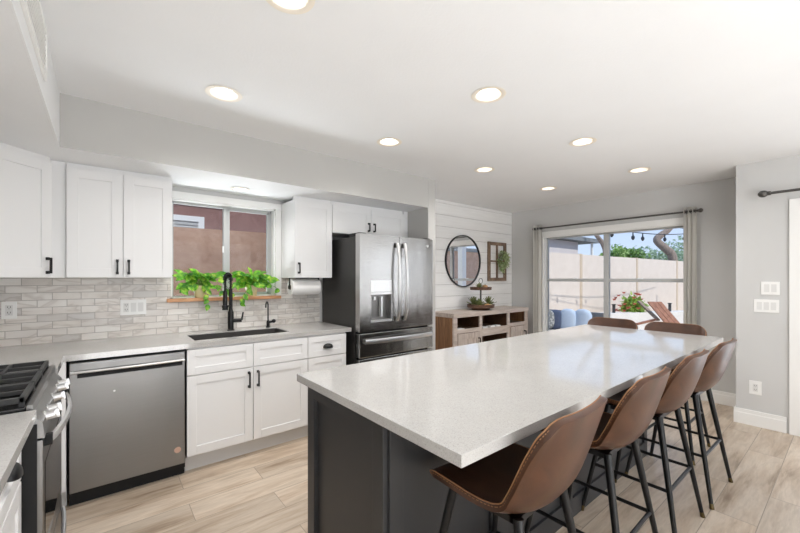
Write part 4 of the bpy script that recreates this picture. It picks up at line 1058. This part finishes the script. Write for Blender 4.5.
# ================================================================== outdoors
GZ = -0.06
b = B(); b.box(-30, 40, -25, 40, GZ-0.2, GZ); struct(obj('ground', b, 'ground'))
def seg_wall(name, pa, pb, t_, z0, z1, mat, label, cat='garden wall'):
    pa, pb = Vector(pa), Vector(pb); d = pb-pa; ang = math.atan2(d.y, d.x)
    m_ = Matrix.Translation((pa.x, pa.y, 0)) @ Matrix.Rotation(ang, 4, 'Z')
    t = thing(name, label, cat, (pa.x, pa.y, z0))
    obj('wall_body', B().box(0, d.length, 0, t_, z0, z1, 0, m_), mat, t)
    return t, m_, d.length
A = Vector((-6, 5.72)); Bp = Vector((18.6, 4.00)); dirf = (Bp-A).normalized()
at = lambda X: A+dirf*((X-A.x)/dirf.x)
t, m_, L_ = seg_wall('garden_wall', A, at(6.6), 0.15, GZ, 2.0, 'fence_pink', 'pinkish tan stucco garden wall outside the kitchen window')
t, m_, L_ = seg_wall('garden_wall', at(6.61), Bp, 0.15, GZ, 2.0, 'fence_cream', 'cream garden wall behind the patio, seen through the dining window')
for X in (9.92, 13.22, 16.48):
    s_ = (at(X)-at(6.61)).length; obj('pilaster', B().box(s_-0.055, s_+0.055, -0.012, 0.16, GZ, 2.015, 0, m_), 'fence_joint', t)
t, m_, L_ = seg_wall('garden_wall', Bp, (19.6, -6), 0.15, GZ, 2.0, 'fence_cream', 'cream garden wall closing the far end of the yard', )
# the yard on the patio side (seen in the round mirror)
t, m_, L_ = seg_wall('garden_wall', (5.6, -8.2), (19.3, -7.2), 0.15, GZ, 2.0, 'fence_cream', 'cream garden wall on the far side of the patio, reflected in the mirror')
t = thing('garden_shed', 'tan stucco garden shed with brown door, reflected in the round mirror', 'shed', (13, -5.4, GZ))
obj('wall_body', B().box(12.2, 15.4, -7.0, -4.4, GZ, 2.6), 'fence_pink', t); obj('roof', B().box(12.0, 15.6, -7.2, -4.2, 2.6, 2.75), 'roofing', t)
obj('door', B().box(12.16, 12.2, -6.1, -5.2, GZ, 2.05), 'bark_door', t)
t = thing('patio_post', 'white patio post outside the dining window, reflected in the mirror', 'post', (7.6, 0.35, GZ))
obj('shaft', B().box(7.52, 7.68, 0.27, 0.43, GZ, 2.7, 0.005), 'trim', t)
# neighbour houses
t = thing('house', 'mauve stucco house with white framed window beyond the tan garden wall', 'house', (-1, 7.2, GZ))
obj('wall_body', B().box(-9, 6.5, 7.1, 13, GZ, 2.95), 'house_mauve', t)
obj('roof', B().box(-9.4, 6.9, 6.75, 13.3, 2.95, 3.15), 'roofing', t)
b = B(); wx0, wx1, wz0, wz1 = 0.55, 1.36, 1.35, 2.42
b.box(wx0, wx1, 7.06, 7.10, wz1-0.09, wz1).box(wx0, wx1, 7.06, 7.10, wz0, wz0+0.09).box(wx0, wx0+0.09, 7.06, 7.10, wz0+0.09, wz1-0.09).box(wx1-0.09, wx1, 7.06, 7.10, wz0+0.09, wz1-0.09)
wf = obj('window', b, 'vinyl', t)
obj('blind', B().box(wx0+0.09, wx1-0.09, 7.085, 7.095, wz0+0.09, wz1-0.09), 'toe', wf)
b = B(); 
for k in range(14): b.box(0.92, wx1-0.1, 7.066, 7.08, wz0+0.11+k*0.062, wz0+0.14+k*0.062)
obj('blind_slats', b, 'window_frame', wf)
t = thing('house', 'pale grey house with dark eave beyond the cream garden wall', 'house', (12, 8, GZ))
obj('wall_body', B().box(8.4, 14.6, 6.9, 12, GZ, 2.78), 'house_grey', t)
obj('roof', B().prism([(8.0, 6.6), (15.9, 6.6), (15.9, 12.4), (8.0, 12.4)], 2.80, 2.95), 'roofing', t)
obj('eave_post', B().tube([(15.6, 6.8, GZ), (15.6, 6.8, 2.8)], 0.05, 8), 'trim', t)

# trees
def foliage(c, rad, n, size, seed):
    rnd = random.Random(seed); b = B()
    for i in range(n):
        v = Vector((rnd.gauss(0, 1), rnd.gauss(0, 1), rnd.gauss(0, 1))).normalized()*(rnd.uniform(0.25, 1)**0.5)
        bump_ = 0.8+0.35*noise.noise(v*2.1+Vector((seed, 0, 0)))
        p = Vector((c[0]+v.x*rad[0]*bump_, c[1]+v.y*rad[1]*bump_, c[2]+v.z*rad[2]*bump_))
        b.leaf(p, (rnd.uniform(-1, 1), rnd.uniform(-1, 1), rnd.uniform(-1, .6)), (rnd.uniform(-1, 1), rnd.uniform(-1, 1), 1), size*rnd.uniform(.7, 1.3), size*0.6, 0.1)
    return b
def tree(label, x, y, h, rad, mat, n, seed, size=0.17):
    t = thing('tree', label, 'tree', (x, y, GZ), 'trees beyond the garden wall')
    obj('trunk', B().tube([(x, y, GZ), (x+0.1, y+0.1, h*0.4), (x-0.05, y, h*0.8)], [0.18, 0.13, 0.07], 8), 'bark', t, True)
    obj('crown', foliage((x, y, h), rad, n, size, seed), mat, t, 'leaf')
tree('dense bright green tree beyond the cream garden wall, beside the window post', 18.66, 6.8, 2.05, (1.3, 1.2, 0.95), 'tree_leaf', 3600, 1, 0.14)
tree('loose grey green tree beyond the cream garden wall, between the bulbs and the bare trunk', 23.3, 6.9, 2.1, (1.6, 2.0, 1.15), 'tree_leaf_grey', 1500, 2)
tree('tall hazy grey green tree beyond the wall, behind the bare trunk', 27.2, 5.6, 2.7, (1.9, 2.3, 1.7), 'tree_leaf_grey', 1900, 3)
# bare crooked trunk standing just beyond the wall
t = thing('bare_tree', 'crooked bare tree trunk rising behind the cream garden wall', 'tree', (18.1, 4.65, GZ))
pts = [(18.1, 4.62, GZ), (18.09, 4.66, 1.5), (18.05, 4.71, 2.27), (17.86, 4.87, 2.55), (17.57, 5.1, 2.90), (17.7, 4.99, 3.12), (17.92, 4.81, 3.33), (18.2, 4.6, 3.8), (18.5, 4.5, 4.6)]
obj('trunk', B().tube(catmull(pts, 40), [0.19-0.0026*i for i in range(41)], 10), 'bark', t, True)
t = thing('bare_tree', 'dark leaning bare branch rising beside the pale grey house', 'tree', (14.95, 5.9, GZ))
obj('trunk', B().tube(catmull([(14.95, 5.9, GZ), (14.9, 5.97, 2.1), (14.80, 6.03, 2.62), (14.62, 6.19, 2.97), (14.40, 6.4, 3.35), (14.1, 6.7, 4.0)], 24), [0.12-0.003*i for i in range(25)], 8), 'bark', t, True)
# string lights along a cable
t = thing('string_lights', 'black string lights with hanging bulbs above the patio', 'string lights', (14.2, 2.6, GZ))
def cab(p, q, sag, n=24): return [Vector(p).lerp(Vector(q), i/n)-Vector((0, 0, sag*4*(i/n)*(1-i/n))) for i in range(n+1)]
c1 = cab((5.39, 3.65, 2.70), (14.2, 2.6, 2.85), 0.36, 40); c2 = cab((5.39, 3.6, 2.85), (14.2, 1.9, 2.75), 0.25, 40)
obj('post', B().tube([(14.2, 2.6, GZ), (14.2, 2.25, 2.9)], 0.04, 8), 'sofa_frame', t, True)
obj('cable', B().tube(c1, 0.010, 6), 'cable', t, True); obj('cable', B().tube(c2, 0.008, 6), 'cable', t, True)
for i in (14, 18, 20, 25, 30):
    p = c1[i]; b = B(); b.lathe([(0.012, 0.0), (0.014, -0.07), (0.034, -0.10), (0.038, -0.14), (0.014, -0.18)], 12, (p.x, p.y, p.z)); obj('bulb', b, 'bulb', t, True)
# planter ledge and shrub
t = thing('planter_ledge', 'pale stone planter ledge running along the garden wall', 'planter', (13, 3.6, GZ))
LA, LB = Vector((8.7, 4.2)), Vector((15.6, 0.9)); dd = LB-LA; m2 = Matrix.Translation((LA.x, LA.y, 0)) @ Matrix.Rotation(math.atan2(dd.y, dd.x), 4, 'Z')
obj('ledge', B().box(0, dd.length, 0, 0.35, GZ, 0.50, 0.01, m2), 'paver', t)
obj('soil', B().box(0, dd.length, 0.35, 1.0, GZ, 0.42, 0, m2), 'ground', t)
t = thing('flowering_shrub', 'green shrub with coral flowers behind the planter ledge', 'shrub', (10.7, 3.67, 0.42))
obj('foliage', foliage((10.74, 3.67, 0.62), (0.36, 0.32, 0.36), 480, 0.12, 8), 'shrub_leaf', t, 'leaf')
rnd = random.Random(4); b = B()
for k in range(34):
    a_ = rnd.uniform(0, 2*PI); e_ = rnd.uniform(-.5, 1.3); v = Vector((math.cos(a_)*math.cos(e_)*.39, math.sin(a_)*math.cos(e_)*.39, math.sin(e_)*.40))
    for q in range(6): b.leaf((10.66+v.x, 3.70+v.y, 0.62+v.z), (math.cos(q*1.05), math.sin(q*1.05), 0.5*(q%3-1)), (0, 0, 1), 0.055, 0.05)
obj('flowers', b, 'flower', t, 'leaf')
for i, (px, py, zz) in enumerate(((9.93, 3.80, 0.50), (11.5, 3.05, 0.50))):
    tt = thing('path_light', ['small dark path light on the ledge left of the flowering shrub', 'small dark path light on the ledge behind the wooden lounger'][i], 'path light', (px, py, zz), 'path lights on the ledge')
    obj('post', B().box(px-0.028, px+0.028, py-0.028, py+0.028, zz, zz+0.20, 0.004), 'iron', tt); obj('cap', B().box(px-0.04, px+0.04, py-0.04, py+0.04, zz+0.20, zz+0.22, 0.003), 'iron', tt)

# patio sofa with cushions (round-shouldered)
SXc, SYc = 6.9, 3.85
t = thing('patio_sofa', 'grey metal patio sofa frame outside the dining window', 'sofa', (SXc, 3.6, GZ))
obj('seat', B().box(6.45, 7.25, 2.85, 4.75, 0.30, 0.36, 0.01), 'sofa_frame', t)
obj('backrest', B().box(7.20, 7.25, 2.85, 4.75, 0.36, 0.72, 0.01), 'sofa_frame', t)
for yy in (2.85, 4.70): obj('armrest', B().box(6.45, 7.25, yy, yy+0.05, 0.50, 0.55, 0.005).box(6.45, 6.50, yy, yy+0.05, 0.36, 0.50), 'sofa_frame', t)
for xx in (6.47, 7.19):
    for yy in (2.86, 4.69): obj('leg', B().box(xx, xx+0.05, yy, yy+0.05, GZ, 0.30), 'sofa_frame', t)
def cushion(name, label, c, size, mat, rz=0, tilt=0, group=None):
    b = B(); n = 14; rings = []
    for i in range(n+1):
        v = -1+2*i/n; r_ = []
        for k in range(28):
            a = 2*PI*k/28; cx_, cz_ = math.cos(a), math.sin(a)
            e = 0.42
            X_ = abs(cx_)**e*(1 if cx_ > 0 else -1); Z_ = abs(cz_)**e*(1 if cz_ > 0 else -1)
            s_ = max((1-abs(v)**2.4)**0.42, 0.05)
            r_.append(Vector((v*size[0]/2*0.98, X_*s_*size[1]/2, Z_*s_*size[2]/2)))
        rings.append([Vector((q.y, q.x, q.z)) for q in r_])
    b.ring(rings)
    bmesh.ops.transform(b.bm, matrix=Matrix.Translation(c) @ Matrix.Rotation(R(rz), 4, 'Z') @ Matrix.Rotation(R(tilt), 4, 'Y'), verts=b.bm.verts[:])
    o = obj(name, b, mat, None, True, 80); return tag(o, label, 'cushion', group)
cushion('cushion', 'light blue outdoor cushion at the right end of the patio sofa', (7.02, 3.23, 0.565), (0.34, 0.20, 0.44), 'blue_cloth', 0, 8, 'blue cushions on the patio sofa')
cushion('cushion', 'light blue outdoor cushion in the middle of the patio sofa', (6.94, 3.47, 0.56), (0.34, 0.20, 0.44), 'blue_cloth', 6, 8, 'blue cushions on the patio sofa')
cushion('cushion', 'slate blue cushion tucked between the light blue and the patterned cushions', (6.86, 3.68, 0.56), (0.30, 0.16, 0.39), 'navy_cloth', 16, 8)
cushion('cushion', 'grey patterned cushion at the curtain end of the patio sofa', (6.72, 3.80, 0.565), (0.34, 0.13, 0.40), 'pattern', 30, 10)
# wooden lounge chair
def plank(b, p, q, w_, t_, side):
    p, q = Vector(p), Vector(q); d = (q-p).normalized(); s_ = Vector(side).normalized(); n_ = d.cross(s_).normalized()
    vs = [b.bm.verts.new(pp+s_*a*w_/2+n_*c_*t_/2) for pp in (p, q) for a, c_ in ((-1, -1), (1, -1), (1, 1), (-1, 1))]
    for f_ in ((3, 2, 1, 0), (4, 5, 6, 7), (0, 1, 5, 4), (1, 2, 6, 5), (2, 3, 7, 6), (3, 0, 4, 7)): b.bm.faces.new([vs[i] for i in f_])
t = thing('patio_lounger', 'red-brown wooden slatted lounge chair on the patio', 'lounge chair', (7.6, 2.0, GZ))
for k in range(3):
    o_ = Vector((0.045, -0.06, 0))*(k-1); b = B(); plank(b, Vector((7.45, 1.86, 0.50))+o_, Vector((7.69, 2.27, 0.94))+o_, 0.07, 0.022, (0.62, -0.78, 0)); obj('back_slat', b, 'wood_red', t)
b = B(); plank(b, (7.05, 2.15, 0.33), (7.75, 1.65, 0.33), 0.5, 0.03, (0.5, 0.85, 0)); obj('seat', b, 'wood_red', t)
b = B(); plank(b, (7.66, 2.20, 0.62), (7.91, 2.59, 0.93), 0.06, 0.03, (1, -0.6, 0)); obj('back_brace', b, 'wood_grey', t)
b = B(); plank(b, (7.70, 2.22, 0.64), (7.30, 2.42, 0.56), 0.06, 0.03, (0.6, 0.8, 0)); obj('armrest', b, 'wood_red', t)
for p in ((7.05, 1.75), (7.2, 2.15), (7.8, 1.45), (7.9, 1.85)): obj('leg', B().box(p[0]-0.03, p[0]+0.03, p[1]-0.03, p[1]+0.03, GZ, 0.33), 'wood_red', t)
cushion('cushion', 'slate blue seat cushion on the wooden patio lounger', (7.22, 2.05, 0.445), (0.42, 0.42, 0.18), 'navy_cloth', 20, 0)
